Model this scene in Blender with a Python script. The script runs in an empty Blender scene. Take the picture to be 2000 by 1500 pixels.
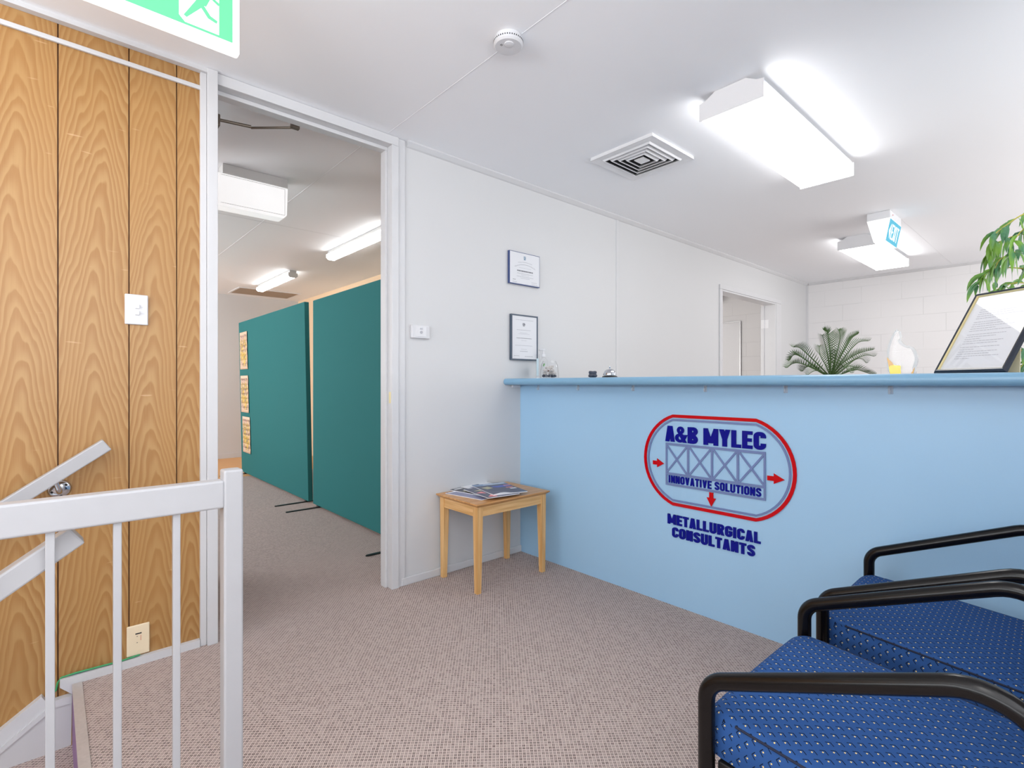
import bpy, bmesh, math, random
from mathutils import Vector, Matrix
random.seed(7)
PI = math.pi
scene = bpy.context.scene
col = scene.collection

# ------------------------------------------------------------------ camera
cam_d = bpy.data.cameras.new('camera')
cam_d.sensor_width = 36.0
cam_d.lens = 1009.0 / 2000.0 * 36.0
cam_d.clip_start = 0.02
cam_o = bpy.data.objects.new('camera', cam_d)
cam_o.location = (0, 0, 1.087)
cam_o.rotation_euler = (math.radians(90), 0, math.radians(48.2 - 90))
col.objects.link(cam_o)
scene.camera = cam_o

# ------------------------------------------------------------------ world, added fill lamps, exposure
scene.view_settings.view_transform = 'Standard'
scene.view_settings.look = 'None'
scene.view_settings.gamma = 1.0
scene.view_settings.use_curve_mapping = False
scene.view_settings.exposure = 0.43
W = bpy.data.worlds.new('sky'); scene.world = W; W.use_nodes = True
bg = W.node_tree.nodes['Background']
bg.inputs[0].default_value = (0.86, 0.93, 1.0, 1); bg.inputs[1].default_value = 1.0

def area(name, loc, rot, sx, sy, power, color):
    d = bpy.data.lights.new(name, 'AREA'); d.shape = 'RECTANGLE'; d.size = sx; d.size_y = sy
    d.energy = power; d.color = color
    o = bpy.data.objects.new(name, d); o.location = loc; o.rotation_euler = rot; col.objects.link(o)
    return o
# fill lamps at added, unseen openings: behind the camera, stairs, office, store
LFILL = 108.0
area('fill_front', (0.4, -1.62, 1.45), (math.radians(152), 0, 0), 3.4, 1.7, LFILL, (0.95, 0.975, 1.0))
area('fill_desk', (5.2, -1.62, 1.45), (math.radians(150), 0, 0), 3.6, 1.7, LFILL*0.42, (1.0, 0.97, 0.93))
area('fill_stairs', (-2.78, .45, 1.55), (math.radians(150), 0, -PI/2), 3.5, 1.4, 106.0, (0.96, 0.98, 1.0))
area('fill_office', (-2.42, 6.2, 1.6), (0, math.radians(-138), 0), 1.4, 3.0, 150.0, (0.96, 0.98, 1.0))
area('fill_store', (4.32, 4.3, 1.5), (0, -PI/2, 0), 1.3, 1.9, 27.0, (1.0, 0.98, 0.95))

H = 2.40; YW = 2.471; XC = 2.282; XB = 7.386

# ------------------------------------------------------------------ material helpers
def srgb(r, g, b):
    f = lambda c: (c/255/12.92) if c/255 <= 0.04045 else ((c/255+0.055)/1.055)**2.4
    return (f(r), f(g), f(b), 1)

def newmat(name):
    m = bpy.data.materials.new(name); m.use_nodes = True
    nt = m.node_tree
    return m, nt, nt.nodes['Principled BSDF']

def plain(name, c, rough=0.5, metal=0.0, spec=0.5, noise=0.03, nscale=30, bump=0.0, emit=None, estr=0, coat=0.0):
    """flat colour with a faint procedural unevenness"""
    m, nt, b = newmat(name)
    b.inputs['Roughness'].default_value = rough
    b.inputs['Metallic'].default_value = metal
    b.inputs['Specular IOR Level'].default_value = spec
    b.inputs['Coat Weight'].default_value = coat
    tc = nt.nodes.new('ShaderNodeTexCoord'); nz = nt.nodes.new('ShaderNodeTexNoise')
    nz.inputs['Scale'].default_value = nscale; nz.inputs['Detail'].default_value = 3
    nt.links.new(tc.outputs['Object'], nz.inputs['Vector'])
    mx = nt.nodes.new('ShaderNodeMix'); mx.data_type = 'RGBA'
    mx.inputs[6].default_value = tuple(min(1, v*(1+noise)) for v in c[:3])+(1,)
    mx.inputs[7].default_value = tuple(v*(1-noise) for v in c[:3])+(1,)
    nt.links.new(nz.outputs['Fac'], mx.inputs[0]); nt.links.new(mx.outputs[2], b.inputs['Base Color'])
    if bump:
        bp = nt.nodes.new('ShaderNodeBump'); bp.inputs['Strength'].default_value = bump; bp.inputs['Distance'].default_value = 0.002
        nt.links.new(nz.outputs['Fac'], bp.inputs['Height']); nt.links.new(bp.outputs[0], b.inputs['Normal'])
    if emit:
        b.inputs['Emission Color'].default_value = emit; b.inputs['Emission Strength'].default_value = estr
    return m

class G:
    """tiny node-graph writer"""
    def __init__(s, nt): s.nt = nt
    def put(s, sock, v):
        if hasattr(v, 'is_linked') or hasattr(v, 'links'): s.nt.links.new(v, sock)
        else: sock.default_value = v
    def m(s, op, a, b=None, c=None, clamp=False):
        n = s.nt.nodes.new('ShaderNodeMath'); n.operation = op; n.use_clamp = clamp
        s.put(n.inputs[0], a)
        if b is not None: s.put(n.inputs[1], b)
        if c is not None: s.put(n.inputs[2], c)
        return n.outputs[0]
    def xyz(s, v):
        n = s.nt.nodes.new('ShaderNodeSeparateXYZ'); s.nt.links.new(v, n.inputs[0]); return n.outputs
    def vec(s, x, y, z=0.0):
        n = s.nt.nodes.new('ShaderNodeCombineXYZ')
        for i, v in enumerate((x, y, z)): s.put(n.inputs[i], v)
        return n.outputs[0]
    def noise(s, v, scale, detail=2, rough=0.5):
        n = s.nt.nodes.new('ShaderNodeTexNoise'); s.nt.links.new(v, n.inputs['Vector'])
        n.inputs['Scale'].default_value = scale; n.inputs['Detail'].default_value = detail; n.inputs['Roughness'].default_value = rough
        return n.outputs['Fac']
    def mix(s, f, a, b):
        n = s.nt.nodes.new('ShaderNodeMix'); n.data_type = 'RGBA'
        s.put(n.inputs[0], f); s.put(n.inputs[6], a); s.put(n.inputs[7], b); return n.outputs[2]
    def step(s, v, lo, hi):
        n = s.nt.nodes.new('ShaderNodeMapRange'); n.interpolation_type = 'SMOOTHSTEP'
        s.put(n.inputs[0], v); n.inputs[1].default_value = lo; n.inputs[2].default_value = hi; return n.outputs[0]
    def white(s, v):
        n = s.nt.nodes.new('ShaderNodeTexWhiteNoise'); n.noise_dimensions = '3D'; s.nt.links.new(v, n.inputs['Vector']); return n.outputs['Value']
    def bump(s, h, strength, dist=0.003):
        n = s.nt.nodes.new('ShaderNodeBump'); n.inputs['Strength'].default_value = strength; n.inputs['Distance'].default_value = dist
        s.nt.links.new(h, n.inputs['Height']); return n.outputs[0]
    def coord(s, which='Object'):
        return s.nt.nodes.new('ShaderNodeTexCoord').outputs[which]

def oak_panel():
    m, nt, b = newmat('oak_veneer_panel'); g = G(nt)
    uv = g.xyz(g.coord('UV')); x, y = uv[0], uv[1]
    wob = g.noise(g.vec(g.m('MULTIPLY', x, 7.0), g.m('MULTIPLY', y, 1.6)), 1.0, 3)
    wob2 = g.noise(g.vec(g.m('MULTIPLY', x, 22.0), g.m('MULTIPLY', y, 5.0)), 1.0, 2)
    xs = g.m('ADD', x, g.m('MULTIPLY', g.m('SUBTRACT', g.noise(g.vec(0.0, g.m('MULTIPLY', y, 1.1)), 1.0, 1), 0.5), 0.10))
    hyp = g.m('SQRT', g.m('ADD', g.m('MULTIPLY', xs, xs), 0.0003))
    t = g.m('ADD', g.m('MULTIPLY', y, 11.0), g.m('MULTIPLY', hyp, 62.0))
    t = g.m('ADD', t, g.m('ADD', g.m('MULTIPLY', wob, 6.5), g.m('MULTIPLY', wob2, 0.5)))
    ring = g.m('FRACT', t)
    ring = g.m('MULTIPLY', g.step(ring, 0.0, 0.75), g.step(ring, 1.0, 0.86))
    fine = g.noise(g.vec(g.m('MULTIPLY', x, 420.0), g.m('MULTIPLY', y, 9.0)), 1.0, 2)
    mott = g.noise(g.vec(g.m('MULTIPLY', x, 5.0), g.m('MULTIPLY', y, 0.8)), 1.0, 2)
    f = g.m('ADD', g.m('MULTIPLY', ring, 0.62), g.m('MULTIPLY', fine, 0.42))
    c = g.mix(f, srgb(184, 146, 94), srgb(156, 108, 55))
    c = g.mix(g.m('MULTIPLY', g.step(mott, 0.35, 0.75), 0.55), c, srgb(178, 132, 76))
    # old scuffs
    sc = g.noise(g.vec(g.m('MULTIPLY', x, 9.0), g.m('MULTIPLY', y, 60.0)), 1.0, 1)
    c = g.mix(g.m('MULTIPLY', g.step(sc, 0.74, 0.80), 0.35), c, srgb(225, 190, 150))
    nt.links.new(c, b.inputs['Base Color'])
    b.inputs['Roughness'].default_value = 0.42
    nt.links.new(g.bump(g.m('MULTIPLY', fine, -1), 0.08, 0.001), b.inputs['Normal'])
    return m

def beech(name='beech', a=(234, 190, 130), bb=(210, 158, 94), axis=0):
    m, nt, b = newmat(name); g = G(nt)
    o = g.xyz(g.coord('Object')); sc = [70.0, 70.0, 70.0]; sc[axis] = 3.0
    v = g.vec(*[g.m('MULTIPLY', o[i], sc[i]) for i in range(3)])
    f = g.noise(v, 1.0, 3)
    nt.links.new(g.mix(g.step(f, 0.3, 0.7), srgb(*a), srgb(*bb)), b.inputs['Base Color'])
    b.inputs['Roughness'].default_value = 0.38
    return m

def carpet(name, light, dark, purple_cast=None):
    m, nt, b = newmat(name); g = G(nt)
    # basket weave laid diagonally: cells alternate between two bars along and two bars across
    o = g.xyz(g.coord('Object')); p = 0.0112; ca, sa = math.cos(math.radians(50)), math.sin(math.radians(50))
    x = g.m('ADD', o[0], g.m('MULTIPLY', o[2], 0.9)); y = o[1]
    u = g.m('DIVIDE', g.m('ADD', g.m('MULTIPLY', x, ca), g.m('MULTIPLY', y, sa)), p)
    v = g.m('DIVIDE', g.m('SUBTRACT', g.m('MULTIPLY', y, ca), g.m('MULTIPLY', x, sa)), p)
    cu, cv = g.m('FLOOR', u), g.m('FLOOR', v)
    fu = g.m('SUBTRACT', g.m('FRACT', u), 0.5); fv = g.m('SUBTRACT', g.m('FRACT', v), 0.5)
    rnd = g.white(g.vec(cu, cv, 0.0))
    par = g.m('GREATER_THAN', g.m('FRACT', g.m('MULTIPLY', g.m('ADD', g.m('ADD', cu, cv), 0.5), 0.5)), 0.5)
    def bars(s1, t1):
        d = g.m('ABSOLUTE', g.m('SUBTRACT', g.m('ABSOLUTE', s1), 0.20))
        return g.m('MULTIPLY', g.step(d, 0.17, 0.09), g.step(g.m('ABSOLUTE', t1), 0.45, 0.34))
    dash = g.m('ADD', g.m('MULTIPLY', par, bars(fu, fv)), g.m('MULTIPLY', g.m('SUBTRACT', 1.0, par), bars(fv, fu)))
    fuzz = g.noise(g.coord('Object'), 700.0, 2)
    big = g.noise(g.coord('Object'), 1.6, 3)
    f = g.m('MULTIPLY', dash, g.m('ADD', 0.55, g.m('MULTIPLY', rnd, 0.5)), clamp=True)
    c = g.mix(f, srgb(*light), srgb(*dark))
    c = g.mix(g.m('MULTIPLY', fuzz, 0.22), c, srgb(*[int(q*0.72) for q in light]))
    c = g.mix(g.m('MULTIPLY', g.step(big, 0.4, 0.7), 0.10), c, srgb(*[int(q*0.8) for q in light]))
    if purple_cast: c = g.mix(0.75, c, srgb(*purple_cast))
    nt.links.new(c, b.inputs['Base Color'])
    b.inputs['Roughness'].default_value = 0.95; b.inputs['Specular IOR Level'].default_value = 0.1
    nt.links.new(g.bump(g.m('SUBTRACT', fuzz, dash), 0.6, 0.004), b.inputs['Normal'])
    return m

def block_paint(name, c):
    """painted concrete blockwork, 400 x 200 in half bond, on a wall facing X"""
    m, nt, b = newmat(name); g = G(nt)
    o = g.xyz(g.coord('Object'))
    br = nt.nodes.new('ShaderNodeTexBrick')
    nt.links.new(g.vec(g.m('ADD', o[1], -2.259+8.0), g.m('ADD', o[2], -0.077+0.2)), br.inputs['Vector'])
    br.inputs['Scale'].default_value = 1.0; br.inputs['Brick Width'].default_value = 0.40; br.inputs['Row Height'].default_value = 0.20
    br.inputs['Mortar Size'].default_value = 0.004; br.inputs['Mortar Smooth'].default_value = 0.6
    br.inputs['Color1'].default_value = (0, 0, 0, 1); br.inputs['Color2'].default_value = (0.08, 0.08, 0.08, 1); br.inputs['Mortar'].default_value = (1, 1, 1, 1)
    nz = g.noise(g.coord('Object'), 120.0, 2)
    gap = g.noise(g.coord('Object'), 2.3, 2)
    fac = g.m('MULTIPLY', br.outputs['Fac'], g.m('ADD', 0.15, g.m('MULTIPLY', g.step(gap, 0.4, 0.6), 0.5)))
    nt.links.new(g.mix(fac, c, tuple(v*0.78 for v in c[:3])+(1,)), b.inputs['Base Color'])
    b.inputs['Roughness'].default_value = 0.6
    h = g.m('SUBTRACT', g.m('MULTIPLY', nz, 0.25), g.m('MULTIPLY', br.outputs['Fac'], 0.8))
    nt.links.new(g.bump(h, 0.22, 0.004), b.inputs['Normal'])
    return m

def seat_fabric():
    """blue weave with a staggered lattice of gold dots, each with a dark tick (UV in metres)"""
    m, nt, b = newmat('blue_dotted_upholstery'); g = G(nt)
    uv = g.xyz(g.coord('UV')); px, py = 0.029, 0.0265
    def lattice(ox, oy):
        u = g.m('ADD', g.m('DIVIDE', uv[0], px), ox); v = g.m('ADD', g.m('DIVIDE', uv[1], py), oy)
        fu = g.m('MULTIPLY', g.m('SUBTRACT', g.m('FRACT', u), 0.5), px)
        fv = g.m('MULTIPLY', g.m('SUBTRACT', g.m('FRACT', v), 0.5), py)
        r = g.m('MAXIMUM', g.m('ABSOLUTE', fu), g.m('ABSOLUTE', fv))
        dot = g.step(r, 0.0016, 0.0010)
        # tick: a bar beside the dot, then a longer bar down the other way
        def bar(ax, ay, bx, by, w):
            dx, dy = bx-ax, by-ay; L = math.hypot(dx, dy); ux, uy = dx/L, dy/L
            s = g.m('ADD', g.m('MULTIPLY', g.m('SUBTRACT', fu, ax), ux), g.m('MULTIPLY', g.m('SUBTRACT', fv, ay), uy))
            n = g.m('ABSOLUTE', g.m('SUBTRACT', g.m('MULTIPLY', g.m('SUBTRACT', fv, ay), ux), g.m('MULTIPLY', g.m('SUBTRACT', fu, ax), uy)))
            ins = g.m('MULTIPLY', g.step(s, -0.0006, 0.0002), g.step(s, L+0.0006, L-0.0002))
            return g.m('MULTIPLY', ins, g.step(n, w, w*0.5))
        tk = g.m('MAXIMUM', bar(0.0004, 0.0056, 0.0060, -0.0010, 0.0010), bar(0.0060, -0.0010, 0.0004, -0.0088, 0.0011))
        return dot, tk
    d1, t1 = lattice(0.0, 0.0); d2, t2 = lattice(0.5, 0.5)
    dot = g.m('MAXIMUM', d1, d2); tk = g.m('MAXIMUM', t1, t2)
    weave = g.noise(g.coord('UV'), 900.0, 2)
    c = g.mix(g.m('MULTIPLY', weave, 0.5), srgb(50, 88, 146), srgb(30, 58, 104))
    c = g.mix(tk, c, srgb(14, 20, 38))
    c = g.mix(dot, c, srgb(244, 214, 130))
    nt.links.new(c, b.inputs['Base Color'])
    b.inputs['Roughness'].default_value = 0.9; b.inputs['Specular IOR Level'].default_value = 0.15
    nt.links.new(g.bump(weave, 0.25, 0.001), b.inputs['Normal'])
    return m

def map_print():
    m, nt, b = newmat('old_map_print'); g = G(nt)
    uv = g.xyz(g.coord('UV')); seed = g.xyz(g.coord('Object'))
    v = g.vec(uv[0], uv[1], g.m('MULTIPLY', seed[2], 0.0))
    n1 = g.noise(g.coord('Object'), 9.0, 3); n2 = g.noise(g.coord('Object'), 14.0, 4)
    c = g.mix(g.step(n1, 0.4, 0.6), srgb(226, 190, 96), srgb(222, 190, 170))
    line = g.step(g.m('ABSOLUTE', g.m('SUBTRACT', n2, 0.52)), 0.035, 0.012)
    c = g.mix(g.m('MULTIPLY', line, 0.75), c, srgb(92, 82, 110))
    red = g.step(g.m('ABSOLUTE', g.m('SUBTRACT', n1, 0.58)), 0.012, 0.003)
    c = g.mix(g.m('MULTIPLY', red, 0.6), c, srgb(176, 96, 40))
    edge = g.m('MAXIMUM', g.m('ABSOLUTE', g.m('SUBTRACT', uv[0], 0.5)), g.m('ABSOLUTE', g.m('SUBTRACT', uv[1], 0.5)))
    c = g.mix(g.step(edge, 0.425, 0.435), c, srgb(232, 200, 172))
    nt.links.new(c, b.inputs['Base Color']); b.inputs['Roughness'].default_value = 0.6
    return m

def glass(name, tint=(1, 1, 1, 1), rough=0.0, ior=1.45):
    m, nt, b = newmat(name)
    b.inputs['Base Color'].default_value = tint; b.inputs['Transmission Weight'].default_value = 1.0
    b.inputs['Roughness'].default_value = rough; b.inputs['IOR'].default_value = ior
    return m

def pane_mat(name, refl=0.045):
    """thin clear pane: see-through with a mirror sheen"""
    m = bpy.data.materials.new(name); m.use_nodes = True; nt = m.node_tree; nt.nodes.clear()
    out = nt.nodes.new('ShaderNodeOutputMaterial'); mx = nt.nodes.new('ShaderNodeMixShader')
    tr = nt.nodes.new('ShaderNodeBsdfTransparent'); gl = nt.nodes.new('ShaderNodeBsdfGlossy'); gl.inputs['Roughness'].default_value = 0.02
    g = G(nt); lw = nt.nodes.new('ShaderNodeLayerWeight'); lw.inputs['Blend'].default_value = 0.5
    fac = g.m('ADD', refl, g.m('MULTIPLY', g.m('POWER', lw.outputs['Facing'], 4.0), 0.9), clamp=True)
    nt.links.new(fac, mx.inputs[0]); nt.links.new(tr.outputs[0], mx.inputs[1]); nt.links.new(gl.outputs[0], mx.inputs[2])
    nt.links.new(mx.outputs[0], out.inputs[0])
    return m

def glow(name, c, s, prism=False):
    m, nt, b = newmat(name); g = G(nt)
    b.inputs['Base Color'].default_value = (0.85, 0.85, 0.85, 1); b.inputs['Roughness'].default_value = 0.35
    b.inputs['Emission Strength'].default_value = s
    n = g.noise(g.coord('Object'), 160.0 if prism else 6.0, 1)
    nt.links.new(g.mix(n, c, tuple(v*0.94 for v in c[:3])+(1,)), b.inputs['Emission Color'])
    return m

M = {}
M['wall'] = plain('white_wall_paint', srgb(210, 210, 211), 0.55, noise=0.01, nscale=3, bump=0.02)
M['ceil'] = plain('ceiling_paint', srgb(244, 245, 248), 0.6, noise=0.01, nscale=2)
M['seam'] = plain('ceiling_joint', srgb(230, 230, 233), 0.7, noise=0.01)
M['trim'] = plain('white_gloss_trim', srgb(210, 210, 212), 0.28, noise=0.02, nscale=14, bump=0.03)
M['rail'] = plain('white_enamel_timber', srgb(178, 178, 181), 0.32, noise=0.03, nscale=20, bump=0.08)
M['plastic'] = plain('white_plastic', srgb(214, 214, 217), 0.3, noise=0.01)
M['plastic2'] = plain('white_plastic_rocker', srgb(220, 220, 223), 0.25, noise=0.01)
M['cream'] = plain('cream_plastic', srgb(240, 222, 190), 0.35, noise=0.02)
M['mark'] = plain('grey_marking', srgb(178, 178, 184), 0.6)
M['red_mark'] = plain('faded_red_marking', srgb(222, 150, 120), 0.6)
M['dark'] = plain('dark_opening', srgb(30, 30, 34), 0.8)
M['oak'] = oak_panel()
M['groove'] = plain('panel_groove', srgb(74, 40, 22), 0.8)
M['doorwood'] = beech('varnished_door_timber', (186, 112, 44), (140, 74, 24), 2)
M['beech_x'] = beech('beech_x', axis=0); M['beech_y'] = beech('beech_y', axis=1); M['beech_z'] = beech('beech_z', axis=2)
M['beech_top'] = beech('beech_top', (216, 164, 108), (194, 138, 80), 0)
M['carpet'] = carpet('patterned_carpet', (229, 210, 202), (86, 67, 64))
M['carpet_riser'] = carpet('carpet_riser', (190, 165, 185), (120, 95, 125), (170, 140, 185))  # purple cast of bluish light put into the riser's carpet colour
M['tan'] = plain('tan_floor', srgb(214, 164, 112), 0.6, noise=0.06, nscale=12)
M['alu'] = plain('ribbed_aluminium', srgb(196, 188, 184), 0.45, metal=0.2, noise=0.12, nscale=90)
M['blue'] = plain('blue_laminate', srgb(162, 202, 233), 0.32, noise=0.01, nscale=4)
M['blue_top'] = plain('blue_laminate_top', srgb(126, 170, 200), 0.28, noise=0.05, nscale=260)
M['ring_red'] = plain('red_acrylic', srgb(196, 6, 22), 0.12, noise=0.01, spec=0.35)
M['ring_grey'] = plain('grey_blue_acrylic', srgb(112, 130, 176), 0.2, noise=0.01)
M['navy'] = plain('navy_acrylic', srgb(6, 16, 134), 0.2, noise=0.01, spec=0.25)
M['acrylic'] = pane_mat('clear_acrylic_board', 0.02)
M['teal'] = plain('teal_fabric', srgb(46, 112, 112), 0.85, noise=0.05, nscale=420, bump=0.15, spec=0.2)
M['peach'] = plain('peach_paint', srgb(240, 208, 172), 0.6, noise=0.01)
M['black'] = plain('black_steel', srgb(26, 24, 24), 0.35, noise=0.08)
M['tube'] = plain('black_enamelled_tube', srgb(10, 8, 8), 0.22, noise=0.1, nscale=60, spec=0.32)
M['fabric'] = seat_fabric()
M['piping'] = plain('navy_piping', srgb(16, 26, 52), 0.8)
M['chrome'] = plain('chrome', srgb(205, 208, 214), 0.12, metal=1.0, noise=0.03)
M['steel'] = plain('dull_steel', srgb(170, 170, 172), 0.35, metal=0.9, noise=0.05)
M['bronze'] = plain('bronze_closer', srgb(108, 98, 88), 0.45, metal=0.6, noise=0.08)
M['map'] = map_print()
M['paper'] = plain('certificate_paper', srgb(220, 221, 225), 0.5, noise=0.01)
M['paper_white'] = plain('magazine_paper', srgb(238, 238, 240), 0.5, noise=0.01)
M['ink'] = plain('grey_ink', srgb(176, 178, 184), 0.6)
M['ink_dark'] = plain('dark_ink', srgb(96, 98, 106), 0.6)
M['ink_blue'] = plain('blue_ink', srgb(92, 128, 156), 0.6)
M['navy_edge'] = plain('navy_edge', srgb(58, 76, 124), 0.35)
M['slate_frame'] = plain('slate_frame', srgb(70, 84, 100), 0.35)
M['black_frame'] = plain('black_lacquer_frame', srgb(40, 46, 58), 0.25, noise=0.03)
M['gold'] = plain('gold_fillet', srgb(228, 214, 160), 0.3, metal=0.3)
M['strut'] = plain('cream_card', srgb(226, 214, 184), 0.6)
M['pane'] = pane_mat('picture_glass')
M['glass'] = glass('clear_glass'); M['glass_thin'] = pane_mat('thin_clear_plastic', 0.012)
def rim_mat():
    m, nt, b = newmat('bevelled_glass_rim')
    b.inputs['Base Color'].default_value = (.72, .75, .75, 1); b.inputs['Roughness'].default_value = .12; b.inputs['Alpha'].default_value = .55
    return m
M['rim'] = rim_mat()
M['hook'] = rim_mat(); M['hook'].name = 'clear_hook_plastic'
M['hook'].node_tree.nodes['Principled BSDF'].inputs['Base Color'].default_value = (.80, .84, .88, 1); M['hook'].node_tree.nodes['Principled BSDF'].inputs['Alpha'].default_value = .30
M['yellow'] = plain('yellow_resin', srgb(252, 214, 10), 0.15, noise=0.06, nscale=40)
M['amber'] = plain('amber_resin', srgb(214, 150, 10), 0.15, noise=0.06, nscale=40)
M['rock'] = plain('dark_ore', srgb(62, 68, 82), 0.4, noise=0.4, nscale=90, bump=0.5)
M['rock_light'] = plain('pale_pebble', srgb(196, 190, 186), 0.4, noise=0.25, nscale=120, bump=0.4)
M['rock_red'] = plain('rusty_pebble', srgb(150, 92, 76), 0.5, noise=0.3, nscale=120, bump=0.4)
M['frond'] = plain('palm_frond', srgb(60, 90, 36), 0.5, noise=0.35, nscale=25)
M['stalk'] = plain('palm_stalk', srgb(92, 138, 60), 0.45, noise=0.2, nscale=40)
M['trunk'] = plain('bark', srgb(110, 86, 58), 0.8, noise=0.3, nscale=60, bump=0.4)
M['twig'] = plain('yellow_twig', srgb(176, 168, 70), 0.6, noise=0.15)
def leafmat():
    m, nt, b = newmat('willow_leaf'); g = G(nt)
    geo = nt.nodes.new('ShaderNodeNewGeometry')
    n = g.noise(g.coord('Object'), 16.0, 1)
    c = g.mix(g.step(n, 0.35, 0.65), srgb(70, 124, 84), srgb(112, 156, 50))
    nt.links.new(c, b.inputs['Base Color']); b.inputs['Roughness'].default_value = 0.4
    return m
M['leaf'] = leafmat()
M['pot'] = plain('charcoal_pot', srgb(70, 70, 74), 0.5, noise=0.1)
M['desk'] = plain('grey_desk', srgb(178, 178, 180), 0.5)
M['tube_glow'] = glow('prismatic_diffuser', (1, 1, 1, 1), 5.2, True)
M['batten_glow'] = glow('batten_diffuser', (1, 0.99, 0.97, 1), 7.0, True)
M['white_metal'] = plain('white_steel', srgb(228, 228, 230), 0.4, noise=0.01)
M['grey_metal'] = plain('pale_grey_steel', srgb(205, 204, 202), 0.45, noise=0.02)
M['opal'] = glow('opal_diffuser', (1, 1, 1, 1), 0.42)  # office exit light is unlit; faint glow added to brighten its face
M['exit_green'] = plain('lit_green', srgb(62, 132, 96), 0.35, noise=0.03, nscale=8, emit=srgb(118, 236, 172), estr=0.58)
M['exit_white'] = plain('lit_white', srgb(245, 245, 245), 0.35, emit=(1, 1, 1, 1), estr=0.75)
M['exit_blue'] = plain('lit_cyan', srgb(30, 120, 145), 0.35, noise=0.04, nscale=9, emit=srgb(40, 186, 216), estr=0.42)
M['block'] = block_paint('painted_blockwork', srgb(228, 226, 226))
M['grille'] = plain('beige_grille', srgb(176, 156, 136), 0.7, noise=0.08, nscale=200)
M['magdark'] = plain('magazine_navy', srgb(72, 76, 100), 0.3, noise=0.15, nscale=20)
M['magblack'] = plain('magazine_black', srgb(48, 50, 62), 0.3, noise=0.2, nscale=24)
M['maglilac'] = plain('magazine_grey_blue', srgb(140, 142, 172), 0.3, noise=0.1, nscale=18)
M['magsky'] = plain('magazine_sky_blue', srgb(120, 152, 190), 0.3, noise=0.15, nscale=24)
M['magcobalt'] = plain('magazine_cobalt', srgb(66, 92, 184), 0.3)
M['magpink'] = plain('magazine_coral', srgb(240, 140, 140), 0.3)
M['maggold'] = plain('magazine_olive', srgb(196, 190, 150), 0.3)
M['cable_green'] = plain('green_cable', srgb(60, 160, 100), 0.4)
M['cable_blue'] = plain('blue_cable', srgb(80, 150, 180), 0.4)
M['smear'] = plain('grey_smear', srgb(110, 92, 70), 0.7)
M['amber_led'] = plain('red_led', srgb(230, 120, 120), 0.3)

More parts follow.
